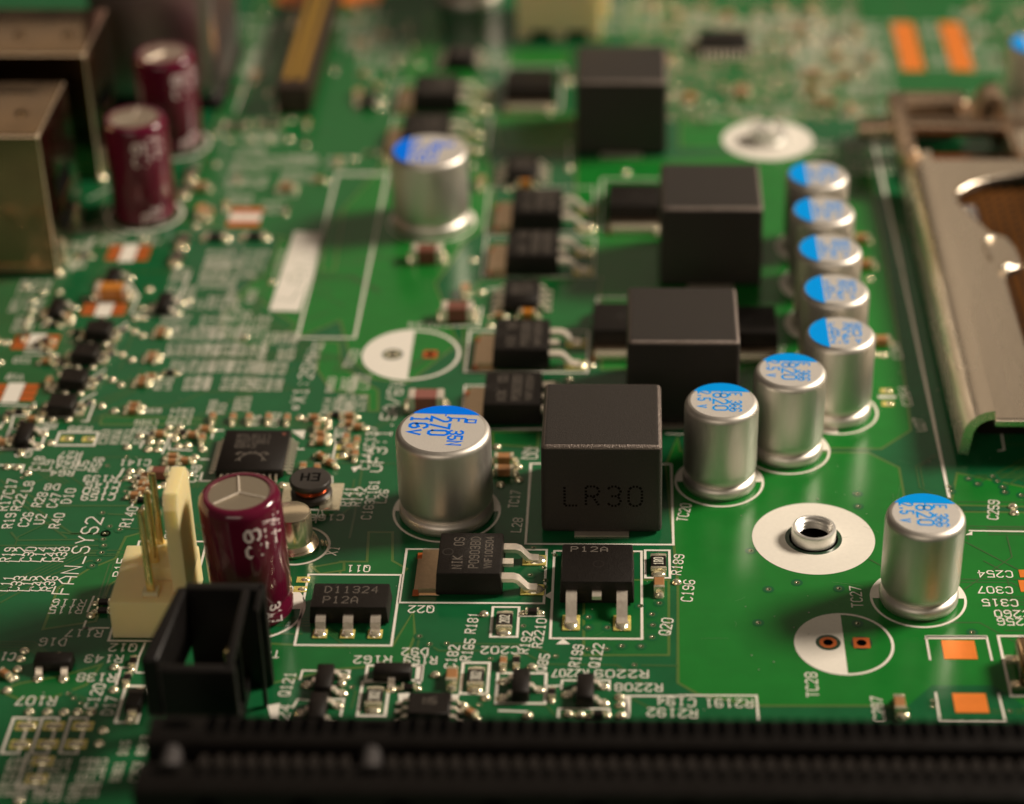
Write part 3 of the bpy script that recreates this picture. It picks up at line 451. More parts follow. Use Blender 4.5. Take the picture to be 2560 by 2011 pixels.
# ================================================================ components
# ---- solid block inductors
def block_inductor(label, c, marking=None):
    t = thing('block_inductor', label, 'inductor', c, 0, 'black square block inductors')
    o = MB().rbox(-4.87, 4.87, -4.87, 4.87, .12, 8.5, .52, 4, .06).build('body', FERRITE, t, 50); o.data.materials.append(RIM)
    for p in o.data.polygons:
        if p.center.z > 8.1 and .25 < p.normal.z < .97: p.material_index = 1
    for s in (-1, 1): MB().box(-2.2, 2.2, s * 4.75 - .5, s * 4.75 + .5, .02, .14).build('terminal', TIN, t, 0)
    if marking:
        fn = lambda p, z: (p.x, -4.865 + (p.y - 0) * .0072 - z, p.y)
        text(MB(), marking, (-3.3, 3.75), (3.55, 3.75), 1.85, .20, .012, fn=fn, gw=.62, dash=.3).build('engraved_marking', FERDARK, t, 0)
    return t
block_inductor('black block inductor with LR30 dotted on its front face', (-1.78, 155.05), 'LR30')
block_inductor('plain black block inductor second from the front, just behind the LR30 one', (5.04, 171.3))
block_inductor('plain black block inductor beside the row of five blue topped cans', (8.2, 195.9))
block_inductor('plain black block inductor farthest back, near the beige connector', (-.45, 224.5))

# ---- aluminium polymer capacitors
def can_profile(r, h, fl):
    return [(r * .80, .05), (fl - .1, .06), (fl, .28), (fl, .72), (fl - .12, .98), (r - .36, 1.12), (r - .30, 1.28), (r - .10, 1.55), (r - .01, 1.95), (r, 2.4), (r, h - .62), (r - .04, h - .36), (r - .16, h - .15), (r - .34, h - .035), (r - .5, h)]
def polymer_cap(label, c, rot, r, h, lines, chord, blue, group):
    t = thing('polymer_capacitor', label, 'capacitor', c, rot, group)
    MB().lathe(can_profile(r, h, r + .02), n=64, cap=(True, False)).build('can', ALU, t, 40)
    MB().disc(0, 0, r - .5, h, 64).build('can_top', ALUTOP, t, 0)
    q = r - .36; a0 = math.degrees(math.acos(chord / q)); n = 30
    pts = [(q * math.cos(R(180 - a0 + 2 * a0 * i / n)), q * math.sin(R(180 - a0 + 2 * a0 * i / n))) for i in range(n + 1)]
    b = MB().poly(pts, h + .012); b.box(-chord, -chord + .3, -.06, .06, h + .008, h + .012); b.build('polarity_band', blue, t, 0)
    for s, x0, x1, y, hh, w in lines: text(MB(), s, (x0 * r, y * r), (x1 * r, y * r), hh * r, w, h + .010).build('printed_marking', blue, t, 0)
    return t
L63 = [('E 366', -.42, .56, .37, .30, .145), ('820', -.42, .54, -.03, .38, .19), ('2.5 v', -.48, .40, -.47, .32, .16)]
L63R = [('E 366', -.30, .64, .38, .27, .13), ('820', -.30, .62, -.01, .36, .17), ('2.5 v', -.32, .56, -.42, .32, .15)]
g = 'small blue topped aluminium capacitors'
names = ['small aluminium capacitor marked 820 right beside the LR30 block', 'small aluminium capacitor marked 820 between the LR30 side and the row of five',
 'nearest can of the row of five small capacitors, its round base in full view', 'second nearest can of the row of five small capacitors', 'middle can of the row of five small blue topped capacitors', 'second farthest can of the row of five small capacitors', 'farthest can of the row of five small capacitors, by the far mounting ring',
 'small aluminium capacitor standing alone beside the threaded standoff']
for i, c in enumerate(CAPS):
    side = 2 <= i <= 6
    polymer_cap(names[i], c, 0 if side else -90 - (2 if i != 1 else 3), 3.05, 8.05, L63R if side else L63, 1.05 if side else 1.38, BLUE, g)
polymer_cap('small blue topped capacitor cut by the edge of the view far behind the socket', (44.6, 231.0), 0, 3.05, 8.05, L63R, 1.15, BLUE, g)
L8 = [('[', -.42, -.24, .56, .18, .15), ('F', -.46, -.24, .29, .28, .18), ('35N', .02, .62, .29, .28, .2), ('270', -.50, .28, -.08, .40, .25), ('16v', -.48, .28, -.52, .36, .25)]
g = 'large blue topped aluminium capacitors'
polymer_cap('large aluminium capacitor marked 270 16v beside the LR30 block', (-14.55, 153.32), -93, 3.86, 8.07, L8, 2.2, BLUEK, g)
polymer_cap('large aluminium capacitor farther back with a deep blue edge, behind a brown chip', (-19.51, 204.3), 0, 3.86, 8.07, L8, 1.9, BLUEK, g)
t = thing('polymer_capacitor', 'aluminium can cut off by the upper edge of the view, beside the beige connector', 'capacitor', (-19.2, 263.0))
MB().lathe(can_profile(3.86, 8.07, 3.95), n=48).build('can', ALU, t, 40)

# ---- maroon sleeved electrolytic capacitors
def maroon_cap(label, c, h, r, turn, tilt=(0, 0)):
    t = thing('electrolytic_capacitor', label, 'capacitor', c, 0, 'maroon sleeved capacitors'); t.rotation_euler = (R(tilt[0]), R(tilt[1]), R(turn))
    MB().lathe([(r * .7, .05), (r - .35, .08), (r - .05, .3), (r, .7), (r, 1.25), (r - .14, 1.6), (r - .14, 1.8), (r, 2.15), (r, h - .7), (r - .1, h - .33), (r - .32, h - .08), (r - .6, h), (r - .78, h - .03), (r - .8, h - .12)], n=64, cap=(True, False)).build('sleeve', MAROON, t, 40)
    v = MB().lathe([(r - .72, h - .2), (r - .80, h - .10), (.0001, h - .10)], n=48, cap=(False, False)).build('vent_plate', VENTAL, t, 30)
    for k in range(3):
        a = R(100 + 120 * k); MB().tube([(.02 * math.cos(a), .02 * math.sin(a), h - .08), ((r - .85) * math.cos(a), (r - .85) * math.sin(a), h - .10)], .10, 8).build('score_line', TIN, v, 60)
    fn = lambda p, z: ((r + z) * math.sin(p.x / r), -(r + z) * math.cos(p.x / r), p.y)
    for s, x, z0, z1, hh, w in (('6U', 1.25, h - 1.3, h - 4.2, 1.15, .24), ('W17Z', 2.75, h - .9, h - 3.6, .95, .18), ('6L', 1.3, 1.75, .25, .85, .17), ('317', 2.35, 2.3, .3, .85, .17), ('WV', 3.4, h - 1.0, h - 3.0, .9, .18), ('105C', -3.6, h - 1.5, h - 6.0, .9, .15), ('1000', -5.2, h - 1.5, h - 7.0, 1.0, .17)):
        text(MB(), s, Vector((x, z0)), Vector((x, z1)), hh, w, .02, fn=fn).build('sleeve_print', SLEEVETXT, t, 0)
    m = MB()
    for k in range(7):                                       # the polarity stripe of short dashes round the upper edge
        x = 6.2 + .42 * k; m.ribbon([(x, h - .75), (x, h - 1.9)], .22, .02, fn=fn)
    m.build('polarity_dashes', SLEEVETXT, t, 0)
    return t
maroon_cap('glossy maroon capacitor standing beside the ivory fan header', (-28.55, 140.0), 11.0, 3.1, 0, (0, -1.2))
maroon_cap('blurred maroon capacitor in front of its twin beside the steel port shells', (-48.75, 205.7), 10.9, 3.2, -8)
maroon_cap('blurred maroon capacitor farther back, partly hidden by its twin', (-48.7, 222.2), 10.6, 3.2, 12)

# ---- steel port shells at the board's rear edge
GLINT = mat('steel_edge_glint', (.85, .70, .52), .3, 1.)  # paler bevel edges: the bright highlight is put into their colour
def port_shell(label, x0, x1, y0, y1, h):
    t = thing('port_shell', label, 'port', ((x0 + x1) / 2, (y0 + y1) / 2)); a, b = (x1 - x0) / 2, (y1 - y0) / 2
    o = MB().rbox(-a, a, -b, b, .15, h, .32, 3).build('shell', STEEL, t, 50); o.data.materials.append(GLINT)
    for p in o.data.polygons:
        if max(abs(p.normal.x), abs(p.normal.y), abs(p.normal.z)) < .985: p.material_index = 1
    MB().box(-a + .6, a - .6, -b - .1, -b + .05, .4, 1.2).build('front_lip', STEEL, t, 0)
    for s in (-1, 1):
        MB().box(a - .2, a + .25, s * b * .6 - .7, s * b * .6 + .7, .02, 2.4, 0, .1).build('board_tab', SOLDER, t, 0)
    MB().box(-a + .5, a - 2.2, b * .55, b * .55 + .3, h - .02, h + .03).build('fold_seam', FERDARK, t, 0)
    MB().box(a - .005, a + .03, -b * .35, b * .45, 2.6, h * .55).build('stamped_opening', FERDARK, t, 0)
    MB().rbox(a - .1, a + .35, -b * .30, b * .40, h * .30, h * .42, .1, 2).build('spring_tab', STEEL, t)
    for k in range(3): MB().lathe([(.7, 0), (.6, .2), (.25, .34)], a - 2.6 - 5 * k, -b * .2, 14).build('spring_dimple', STEEL, t).location = (0, 0, h - .02)
    MB().dome(a + .05, -b + .05, .55, .55, .02, .55).build('solder_joint', SOLDER, t)
    return t
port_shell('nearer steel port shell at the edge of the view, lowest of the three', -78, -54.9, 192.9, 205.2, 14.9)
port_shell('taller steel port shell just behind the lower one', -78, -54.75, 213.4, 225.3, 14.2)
t = thing('port_shell', 'tall rounded steel port shell behind the maroon capacitors, top out of view', 'port', (-50.2, 239))
MB().rbox(-8.5, 5.4, -8, 8, .2, 24, 2.2, 4).build('shell', mat('satin_port_steel', (.50, .38, .42), .36, 1., var=.1), t, 50)
MB().rbox(-8.0, 5.6, -8.3, 8.2, .05, .9, .3, 2).build('base_flange', BLACKP, t)

# ---- dark edge slot and beige connector far back
t = thing('card_slot', 'narrow dark connector with a brass contact strip far back, running away from view', 'connector', (-36.6, 246))
MB().rbox(-1.9, 1.9, -16.5, 20, .05, 3.4, .2, 2).build('housing', mat('brown_black_housing', (.030, .016, .010), .45), t)
for x in (-.75, .65):
    c0 = MB()
    for k in range(34): c0.box(x - .38, x + .38, -14.6 + k, -14.6 + k + .68, 3.3, 3.62)
    c0.build('contact_row', mat('brass_contact', (.80, .50, .09), .35, .7), t, 0)
for s in (-1, 1): MB().lathe([(2.6, .02), (2.6, .07)], s * 4.0, 17, 24).build('copper_ring', COPPER, t)
t = thing('power_connector', 'beige plastic power connector cut by the upper edge of the view', 'connector', (-7.9, 255.6))
MB().rbox(-4.95, 4.95, -5.2, 5, 1.1, 15, .25, 2).build('housing', IVORY, t)
for x in (-4.2, 0, 4.2): MB().box(x - .8, x + .8, -5.1, 4.9, .03, 1.2).build('foot', IVORY, t, 0)
MB().rbox(4.95, 5.9, -4.2, 4, 2.2, 15, .2, 2).build('latch_rib', IVORY, t)

# ---- transistors in flat tab packages
def gull(x0, x1, h, reach_t=.3): return [(x0, h), (x0 + (x1 - x0) * .34, h), (x0 + (x1 - x0) * .46, h - .12), (x0 + (x1 - x0) * .70, .34), (x0 + (x1 - x0) * .80, .22), (x1, .2)]
def tab_transistor(label, c, rot, lines=(), group='square black tab transistors', dimple=(.0, .0), bx=2.62, by=2.85):
    t = thing('tab_transistor', label, 'transistor', c, rot, group)
    MB().rbox(-bx, bx, -by, by, .18, 2.2, .16, 2, .14).build('body', EPOXY, t, 50)
    MB().ring(dimple[0], dimple[1], .36, .46, 2.204, n=24).build('mould_dimple', mat('polished_dimple', (.022, .018, .016), .3), t, 0)
    for y in (-1.95, 1.95):
        MB().strap(gull(bx - .1, bx + 2.65, 1.25), .84, .34, off=y).build('lead', TIN, t, 30)
        p = MB().rbox(bx + 1.35, bx + 3.25, y - .68, y + .68, .02, .12, .04, 1).build('solder_pad', FLUX, t); MB().dome(bx + 2.45, y, .82, .58, .1, .26, 14).build('solder_fillet', SOLDER, p)
    MB().box(bx - .1, bx + .75, -.36, .36, 1.1, 1.42).build('cut_lead', TIN, t, 0)
    b = MB().box(-bx - 1.35, -bx + .2, -by + .25, by - .25, .10, .62).build('tab', TABM, t, 0)
    b2 = MB().rbox(-bx - 1.75, -bx + .3, -by + .1, by - .1, .02, .1, .03, 1).build('tab_pad', TABM, t)
    for s in ((-1, 1) if rot != 90 else (1,)): MB().rbox(-bx - 1.8, -bx - 1.3, s * 2.45 - .38, s * 2.45 + .38, .03, .13, .02, 1).build('bare_copper_corner', RUST, t)
    if rot == 90: MB().rbox(-bx - 1.95, -bx - .9, -by + .5, by - .3, .05, .75, .3, 3).build('tab_solder', SOLDER, t); MB().dome(-bx - 1.8, -by + .6, .5, .5, .05, .6).build('solder_fillet', SOLDER, t)
    for s, p0, p1, hh in lines: text(MB(), s, p0, p1, hh, .10, 2.206).build('laser_marking', MARK, t, 0)
    return t
NK = [('NIK  OS', (-.95, -2.2), (-.95, 2.1), .75), ('P0903BD', (.35, -2.1), (.35, 2.2), .72), ('VNF10C504', (1.45, -2.1), (1.45, 2.2), .55)]
tab_transistor('tab transistor with three lines of marking beside the P12A one', (-12.03, 144.55), 0, NK, dimple=(-1.75, .1))
t = tab_transistor('tab transistor marked P12A with its leads toward the front', (-2.05, 143.35), -90, [('P12A', (-1.75, -2.2), (-1.75, .9), .62)], dimple=(.2, .1), by=2.9)
tab_transistor('tab transistor just behind the large 270 16v can', (-9.75, 169.1), 0, NK, dimple=(-1.75, .1))
tab_transistor('tab transistor beside the empty half white capacitor ring', (-9.35, 178.4), 0, NK, dimple=(-1.75, .1))
tab_transistor('tab transistor in the middle pair, nearer one', (-9.0, 195.95), 0, NK, dimple=(-1.75, .1))
tab_transistor('tab transistor in the middle pair, farther one', (-8.85, 205.0), 0, NK, dimple=(-1.75, .1))
tab_transistor('tab transistor farthest back of the left facing ones', (-21.0, 232.9), 0, NK, dimple=(-1.75, .1))
tab_transistor('tab transistor peeping out behind the farther large can', (-21.4, 222.6), 0, NK, dimple=(-1.75, .1))
g = 'tab transistors with the metal tab to the front'
tab_transistor('tab transistor with silver tab to the front, beside the farthest black block', (-10.7, 234.6), 90, (), g)
tab_transistor('tab transistor with silver tab to the front, half behind the third black block', (1.0, 206.3), 90, (), g)
tab_transistor('tab transistor half hidden behind the second black block, on its near side', (-.2, 181.7), 90, (), g)
tab_transistor('tab transistor between the second black block and the row of cans', (11.2, 181.3), 90, (), g)

# ---- small outline transistor with three front leads
t = thing('voltage_regulator', 'low black regulator marked D11324 P12A in a white frame', 'regulator', (-21.0, 139.75))
MB().rbox(-3.05, 3.05, -1.65, 1.65, .12, 1.6, .10, 2, .14).build('body', EPOXY, t, 50)
for x in (-2.1, 0, 2.1):
    MB().strap([(-1.55, .85), (-2.0, .85), (-2.25, .7), (-2.45, .25), (-2.6, .16), (-3.1, .15)], .75, .22, 'y', x).build('lead', TIN, t, 30)
    p = MB().rbox(x - .55, x + .55, -3.4, -2.3, .02, .1, .03, 1).build('solder_pad', FLUX, t); MB().dome(x, -2.9, .52, .46, .09, .22).build('solder_fillet', SOLDER, p)
MB().box(-1.6, 1.6, 1.5, 2.6, .1, .4).build('tab', TIN, t, 0)
for q, a, b, y in (('D11324', -2.1, 2.2, .70), ('P12A', -2.1, .75, -.6)): text(MB(), q, (a, y), (b, y), .8, .09, 1.605).build('laser_marking', MARK, t, 0)

# ---- three lead small transistors
def small_transistor(label, c, rot, group='tiny three lead transistors', s=1.0, hidden=False):
    t = thing('small_transistor', label, 'transistor', c, rot, group)
    MB().rbox(-.68 * s, .68 * s, -1.45 * s, 1.45 * s, .12, 1.05 * s, .08, 1, .08).build('body', EPOXY, t, 50)
    for x, y in ((1, -.95), (1, .95), (-1, 0)):
        m = MB().strap([(.6 * s, .55 * s), (.85 * s, .52 * s), (1.05 * s, .18), (1.5 * s, .14)], .5 * s, .16, off=y * s)
        if x < 0: m.turn(180)
        m.build('lead', TIN, t, 30)
        MB().dome(x * 1.35 * s, y * s, .48 * s, .38 * s, .02, .24, 12).build('solder_joint', SOLDER, t)
    return t
PROTO = {}
def sot(label, c, rot=0, group='tiny three lead transistors'):
    if 's' not in PROTO: PROTO['s'] = small_transistor(label, c, rot, group); return PROTO['s']
    return dup(PROTO['s'], c, rot, label, group)
sot('tiny transistor by the legend D16 near the fan header', (-42.47, 132.70), -90)
sot('tiny transistor by the legend Q121', (-22.03, 130.74), 0); sot('tiny transistor just in front of the Q121 one', (-22.16, 127.46), 0)
sot('tiny transistor by the legend Q85, framed in white', (-7.51, 130.33), 180); sot('tiny transistor by the legend Q122', (-2.76, 129.83), 0); sot('tiny dark diode package below the legend R162', (-17.09, 131.72), 90)
sot('tiny transistor by the legend Q2 at the edge of the view', (-51.62, 163.64), 0); sot('tiny blurred transistor beside the orange chip on the far side field', (-53.46, 185.53), 0); sot('tiny blurred dark transistor by the orange tantalum chip', (-49.33, 191.43), 0)
sot('tiny blurred dark transistor behind the farther large can', (-28.57, 232.13), 0); sot('tiny blurred transistor among the white lettering near the LAN frame', (-43.49, 186.52), 0)
t = thing('small_chip', 'small black chip at the rear edge of the long slot', 'chip', (-14.05, 127.72), 0)
MB().rbox(-1.6, 1.6, -1.3, 1.3, .1, 1.0, .08, 1, .08).build('body', EPOXY, t); text(MB(), 'N5', (-.5, .2), (.6, .2), .7, .09, 1.004).build('laser_marking', MARK, t, 0)
for k in range(6): MB().strap([(1.5, .5), (1.9, .45), (2.1, .14), (2.5, .12)], .3, .14, off=-.9 + .9 * (k % 3)).turn(180 * (k // 3)).build('lead', TIN, t, 0)
# framed diodes
t = thing('diode', 'small black diode by the legend D17 in a white frame', 'diode', (-35.61, 128.35), 0)
MB().rbox(-.62, .62, -1.1, 1.0, .12, .95, .08, 1, .06).build('body', EPOXY, t); MB().rbox(-.6, .6, .35, .75, .9, .965, .02, 1).build('band', MARK, t)
for s in (-1, 1): MB().strap([(s * 1.0, .5), (s * 1.2, .45), (s * 1.35, .14), (s * 1.9, .12)], .6, .16, 'y').build('lead', SOLDER, t, 0)
MB().dome(0, -1.75, .42, .42, .02, .5).build('solder_joint', SOLDER, t)
# four dark square packages in a slanting row
for i, (p, lab) in enumerate((((-48.62, 181.25), 'farthest'), ((-48.96, 177.09), 'second farthest'), ((-49.18, 172.66), 'second nearest'), ((-49.34, 168.38), 'nearest'))):
    t = thing('square_package', 'square black package, %s of the slanting row of four' % lab, 'chip', p, 0, 'slanting row of square black packages')
    MB().rbox(-1.2, 1.2, -1.15, 1.15, .15, 1.2, .08, 1, .06).build('body', EPOXY, t)
    for s in (-1, 1):
        for y in (-.75, .75): MB().box(s * 1.1 - .3, s * 1.1 + .6 * s + .3, y - .22, y + .22, .05, .3).build('lead', SOLDER, t, 0)
    for x in (-.6, .8): MB().dome(x, -1.5, .35, .35, .02, .3).build('solder_joint', SOLDER, t)

# ---- eight lead chips
def eight_lead(label, c, rot=0):
    t = thing('eight_lead_chip', label, 'chip', c, rot, 'eight lead chips')
    MB().rbox(-1.75, 1.75, -2.25, 2.25, .15, 1.4, .09, 1, .12).build('body', EPOXY, t, 50)
    for s in (0, 180):
        for y in (-1.7, -.57, .57, 1.7): MB().strap([(1.65, .8), (2.0, .78), (2.25, .2), (2.8, .14)], .42, .18, off=y).turn(s).build('lead', TIN, t, 30)
    for q, y in (('9025', .7), ('GM47', -.4)): text(MB(), q, (-1.0, y), (1.0, y), .7, .1, 1.405).build('laser_marking', MARK, t, 0)
    return t
eight_lead('eight lead chip between the nearer and middle tab transistors', (-9.75, 188.0)); eight_lead('eight lead chip behind the middle pair of tab transistors', (-10.75, 214.6)); eight_lead('eight lead chip farthest back, beneath the can at the upper edge', (-19.0, 243.8))

# ---- square network chip
t = thing('network_chip', 'square flat black chip with a crab emblem and fine leads on all sides', 'chip', (-31.45, 160.95))
MB().rbox(-2.82, 2.82, -3.1, 3.1, .15, 1.0, .06, 1, .05).build('body', EPOXY, t, 50)
proto = None
for s in range(4):
    for k in range(10):
        u = -2.3 + k * .51
        if proto is None:
            proto = MB().strap([(0, .5), (.25, .48), (.4, .14), (.72, .11)], .17, .12).build('lead', TIN, t, 0); o = proto
        else:
            o = bpy.data.objects.new('lead', proto.data); C.objects.link(o); o.parent = t
        a = R(90 * s); e = 2.76 if s % 2 == 0 else 3.05
        o.location = (e * math.cos(a) - u * math.sin(a), e * math.sin(a) + u * math.cos(a), 0); o.rotation_euler = (0, 0, a)
for q, b, y, e in (('RTL8111', 1.3, 2.0, .6), ('90718S1', 1.3, 1.2, .55), ('G842', .2, .5, .5)): text(MB(), q, (-1.7, y), (b, y), e, .08, 1.004).build('laser_marking', MARK, t, 0)
m = MB()                                                    # crab emblem: arched shell, claws and legs
m.ribbon([(-.75, -.95), (-.4, -.62), (0, -.55), (.4, -.62), (.75, -.95)], .16, 1.006)
for s in (-1, 1):
    m.ribbon([(s * .2, -.62), (s * .24, -.3)], .1, 1.007); m.ribbon([(s * .6, -.75), (s * 1.1, -.45), (s * 1.35, -.75), (s * 1.05, -.8)], .13, 1.0075)
    m.ribbon([(s * .72, -.92), (s * 1.0, -1.35), (s * .92, -1.8)], .12, 1.008); m.ribbon([(s * .98, -1.35), (s * 1.3, -1.75)], .12, 1.0085)
m.build('crab_emblem', MARK, t, 0); MB().disc(2.3, 2.4, .16, 1.004, 16).build('pin_one_mark', mat('pin_mark', (.25, .08, .05), .6), t, 0)

# ---- drum coil
t = thing('drum_coil', 'round black drum coil marked EH with copper winding showing', 'inductor', (-25.9, 155.35)); t.scale = (1, 1, .74)
MB().lathe([(.3, .1), (1.65, .12), (1.72, .3), (1.72, .75), (1.55, .95), (.9, 1.0), (.9, 1.75), (1.6, 1.8), (1.74, 1.95), (1.74, 2.35), (1.62, 2.52), (.9, 2.58), (.05, 2.58)], n=40).build('core', mat('drum_ferrite', (.040, .034, .030), .4, bump=.2, bscale=6), t, 40)
for k in range(5): MB().tube([(1.28 * math.cos(R(a)), 1.28 * math.sin(R(a)), 1.05 + .15 * k + .0004 * a) for a in range(0, 361, 12)], .085, 8).build('winding_turn', WINDING, t, 60)
text(MB(), 'EH', (.85, .1), (-.85, .1), 1.05, .2, 2.585).build('laser_marking', FERDARK, t, 0)
for s in (-1, 1): MB().rbox(s * 1.65 - .85, s * 1.65 + .85, -2.0, 1.9, .02, .12, .04, 1).build('solder_pad', SOLDER, t)
# ---- crystal can
t = thing('crystal_can', 'small round silver crystal can behind the near maroon capacitor', 'crystal', (-26.5, 148.4))
MB().lathe([(1.95, .05), (2.0, .3), (1.85, .45), (1.92, .55), (1.78, .7), (1.62, .82), (1.58, 1.1), (1.58, 3.1), (1.5, 3.32), (1.3, 3.42), (.02, 3.44)], n=48).build('can', mat('nickel_can', (.95, .81, .58), .22, .92, bump=.04, bscale=2), t, 30)
for x in (1.5, 1.85): MB().dome(x + .75, .6 - x * .3, .16, .16, .02, .5).build('wire_end', SOLDER, t)

# ---- fan header
t = thing('fan_header', 'ivory three pin fan header with tall polarising wall', 'connector', (-35.6, 139.95))
MB().rbox(-3.2, 2.55, -3.75, 3.75, .05, 3.4, .12, 2, .05).build('base', NYLON, t)
pts = [(-2.4, 3.2), (2.6, 3.2), (2.6, 10.9), (1.9, 12.0), (-1.7, 12.0), (-2.4, 10.9)]
w = MB().prism([(a, b) for a, b in pts], 1.55, 2.60); w.v = [(z, x, y) for x, y, z in w.v]; w.build('locking_wall', NYLON, t, 30)
MB().rbox(-.6, 1.55, -.9, 3.0, 3.3, 4.6, .3, 2).build('wall_foot', NYLON, t)
for y in (-2.45, 0, 2.45):
    MB().rbox(-.12 - .3, -.12 + .3, y - .3, y + .3, 3.3, 11.0, .16, 2, .05).build('pin', GOLD, t)
    MB().rbox(-.75, .5, y - .62, y + .62, 3.35, 3.75, .1, 1).build('pin_collar', NYLON, t)
# ---- black open shroud in front of it
t = thing('black_shroud', 'black open topped pin shroud rising before the long slot, strongly blurred', 'connector', (-29.3, 126.2))
x0, x1, y0, y1, h = -3.6, 2.9, -5.0, 5.2, 9.0
MB().rbox(-2.4, 2.75, y0, y0 + .9, .1, h, .15, 2).build('front_wall', BLACKP, t)
MB().rbox(-2.2, x1 + .6, y1 - .9, y1, .1, h, .15, 2).build('rear_wall', BLACKP, t)
MB().prism([(-2.05, y1 - .5), (-2.75, y1 - .5), (-4.0, y0 + 1.3), (-2.75, y0 + 1.3)], 3.9, h).build('side_wall', BLACKP, t)
bv = bpy.data.objects[[c.name for c in S.objects if c.parent == t and c.name.startswith('side_wall')][0]].modifiers.new('edge', 'BEVEL'); bv.width = .2; bv.segments = 2
MB().rbox(1.95, 2.5, y0 + .4, y0 + 9.6, h - .55, h, .1, 2).build('rim_bar', BLACKP, t)
MB().rbox(x1 + .2, x1 + .5, y0 + 6.9, y0 + 7.3, .1, h, .08, 2).build('corner_pillar', BLACKP, t)
MB().rbox(x1 + .15, x1 + .55, y0 + 7.2, y1 - .3, h - .6, h, .08, 2).build('rim_bar', BLACKP, t)
MB().box(-2.0, 1.9, y0 + .6, y1 - .6, .1, 1.2).build('floor', BLACKP, t, 0)
for y in (-2.6, 2.6): MB().rbox(.5, 1.1, y - .3, y + .3, 1.1, 5.0, .12, 1).build('pin', GOLD, t)
MB().lathe([(.55, -2.8), (.55, 1.2), (.3, 1.5)], -2.35, y0 + 4.2, 16).build('key_post', TIN, t).location = (0, 0, 3.0)
for y in (-2.2, 1.6): MB().rbox(1.3, 1.95, y - .25, y + .25, 1.0, 6.5, .08, 1).build('guide_rib', BLACKP, t)

# ---- long expansion slot along the front
t = thing('expansion_slot', 'long black expansion slot running along the front edge', 'slot', (0, 110.25))
XL, XR, HS = -30.7, 70, 11.25
MB().rbox(XL, XR, .95, 3.7, .1, HS, .22, 2).build('rear_rail', SLOTB, t); MB().rbox(XL, XR, -3.7, -.95, .1, HS, .22, 2).build('front_rail', SLOTB, t)
MB().box(XL + .3, XR, -1.0, 1.0, .1, 4.2).build('channel_floor', BLACKP, t, 0)
KEYS = [(-28.9, 1.7), (-16.1, 1.7)]
MB().rbox(XL, -27.9, -1.0, 1.0, 4.0, HS - 1.0, .3, 2).build('end_wall', BLACKP, t)
for x, w in KEYS:
    m = MB().lathe([(.75, 0), (.75, 2.02)], 0, 0, 20); m.v = [(x + .9 * a, 1.0 - z, HS - .85 + b) for a, b, z in m.v]; m.build('key_bridge', mat('worn_black_nylon', (.05, .045, .045), .35), t, 40)
    MB().rbox(x - .7, x + .7, -1.0, 1.0, 4.0, HS - .9, .1, 1).build('key_bridge', BLACKP, t)
    for y in (2.75, -1.75): 
        m = MB(); n = 20; m.poly([(x + (1.05 if y > 0 else .95) * math.cos(2 * math.pi * i / n), y + .42 * math.sin(2 * math.pi * i / n)) for i in range(n)], HS + .006); m.build('key_recess', HOLE, t, 0)
RIB = mat('worn_slot_rib', (.018, .014, .012), .42, spec=.4)
rec = fin = None
for k in range(72):
    x = -27.6 + k * 1.0
    if any(abs(x - kx) < 1.3 for kx, w in KEYS) or x > 34: continue
    if rec is None:
        rec = MB().poly([(.37 * math.cos(2 * math.pi * i / 14), 1.0 * math.sin(2 * math.pi * i / 14)) for i in range(14)], 0).build('contact_recess', HOLE, t, 0)
        rec.location = (x, 2.75, HS + .006)
        m = MB(); n = 8; P = [(.30, -.1), (.30, .45)] + [(.30 * math.cos(math.pi * i / n), .45 + .5 * math.sin(math.pi * i / n)) for i in range(1, n)] + [(-.30, .45), (-.30, -.1)]
        m.prism(P, -2.2, 0); fin = m.build('contact_rib', RIB, t, 0); fin.location = (x, -.95, HS - .12)
        gc = MB().rbox(-.16, .16, -.12, .12, 0, 2.4, .05, 1).build('contact', GOLD, t); gc.location = (x + .5, .84, HS - 4.4)
        o3 = bpy.data.objects.new('contact_recess', rec.data); C.objects.link(o3); o3.parent = t; o3.location = (x - .2, -1.75, HS + .006); o3.scale = (.8, .5, 1)
    else:
        for src, nm, loc, sc in ((rec, 'contact_recess', (x, 2.75, HS + .006), (1, 1, 1)), (rec, 'contact_recess', (x - .2, -1.75, HS + .006), (.8, .5, 1)), (fin, 'contact_rib', (x, -.95, HS - .12), (1, 1, 1))):
            o = bpy.data.objects.new(nm, src.data); C.objects.link(o); o.parent = t; o.location = loc; o.scale = sc
for k in range(16):
    m = MB(); n = 16; x = -26 + 6 * k
    m.lathe([(1.0, 0), (1.0, .02)], 0, 0, 24); m.v = [(x + a, -3.705 - z, HS - 1.55 + b) for a, b, z in m.v]; m.build('side_recess', HOLE, t, 0)

# ---- threaded standoff and far screw
t = thing('standoff', 'silver threaded standoff in the near white mounting ring', 'standoff', (15.32, 149.8))
MB().lathe([(1.78, -1.2), (1.80, .95), (1.74, 1.12), (1.55, 1.16), (1.42, 1.08)] + [(1.24 if k % 2 else 1.44, .98 - .15 * k) for k in range(11)] + [(.9, -.62), (.02, -.62)], n=56, cap=(True, True)).build('sleeve', ZINC, t, 20)
t = thing('standoff', 'blurred silver standoff in the far white mounting ring', 'standoff', (15.34, 223.5))
MB().lathe([(2.2, .05), (2.2, .4), (1.8, .5), (1.80, 1.35), (1.74, 1.5), (1.35, 1.55), (1.2, 1.3), (1.15, .3)], n=32).build('sleeve', ZINC, t, 30)

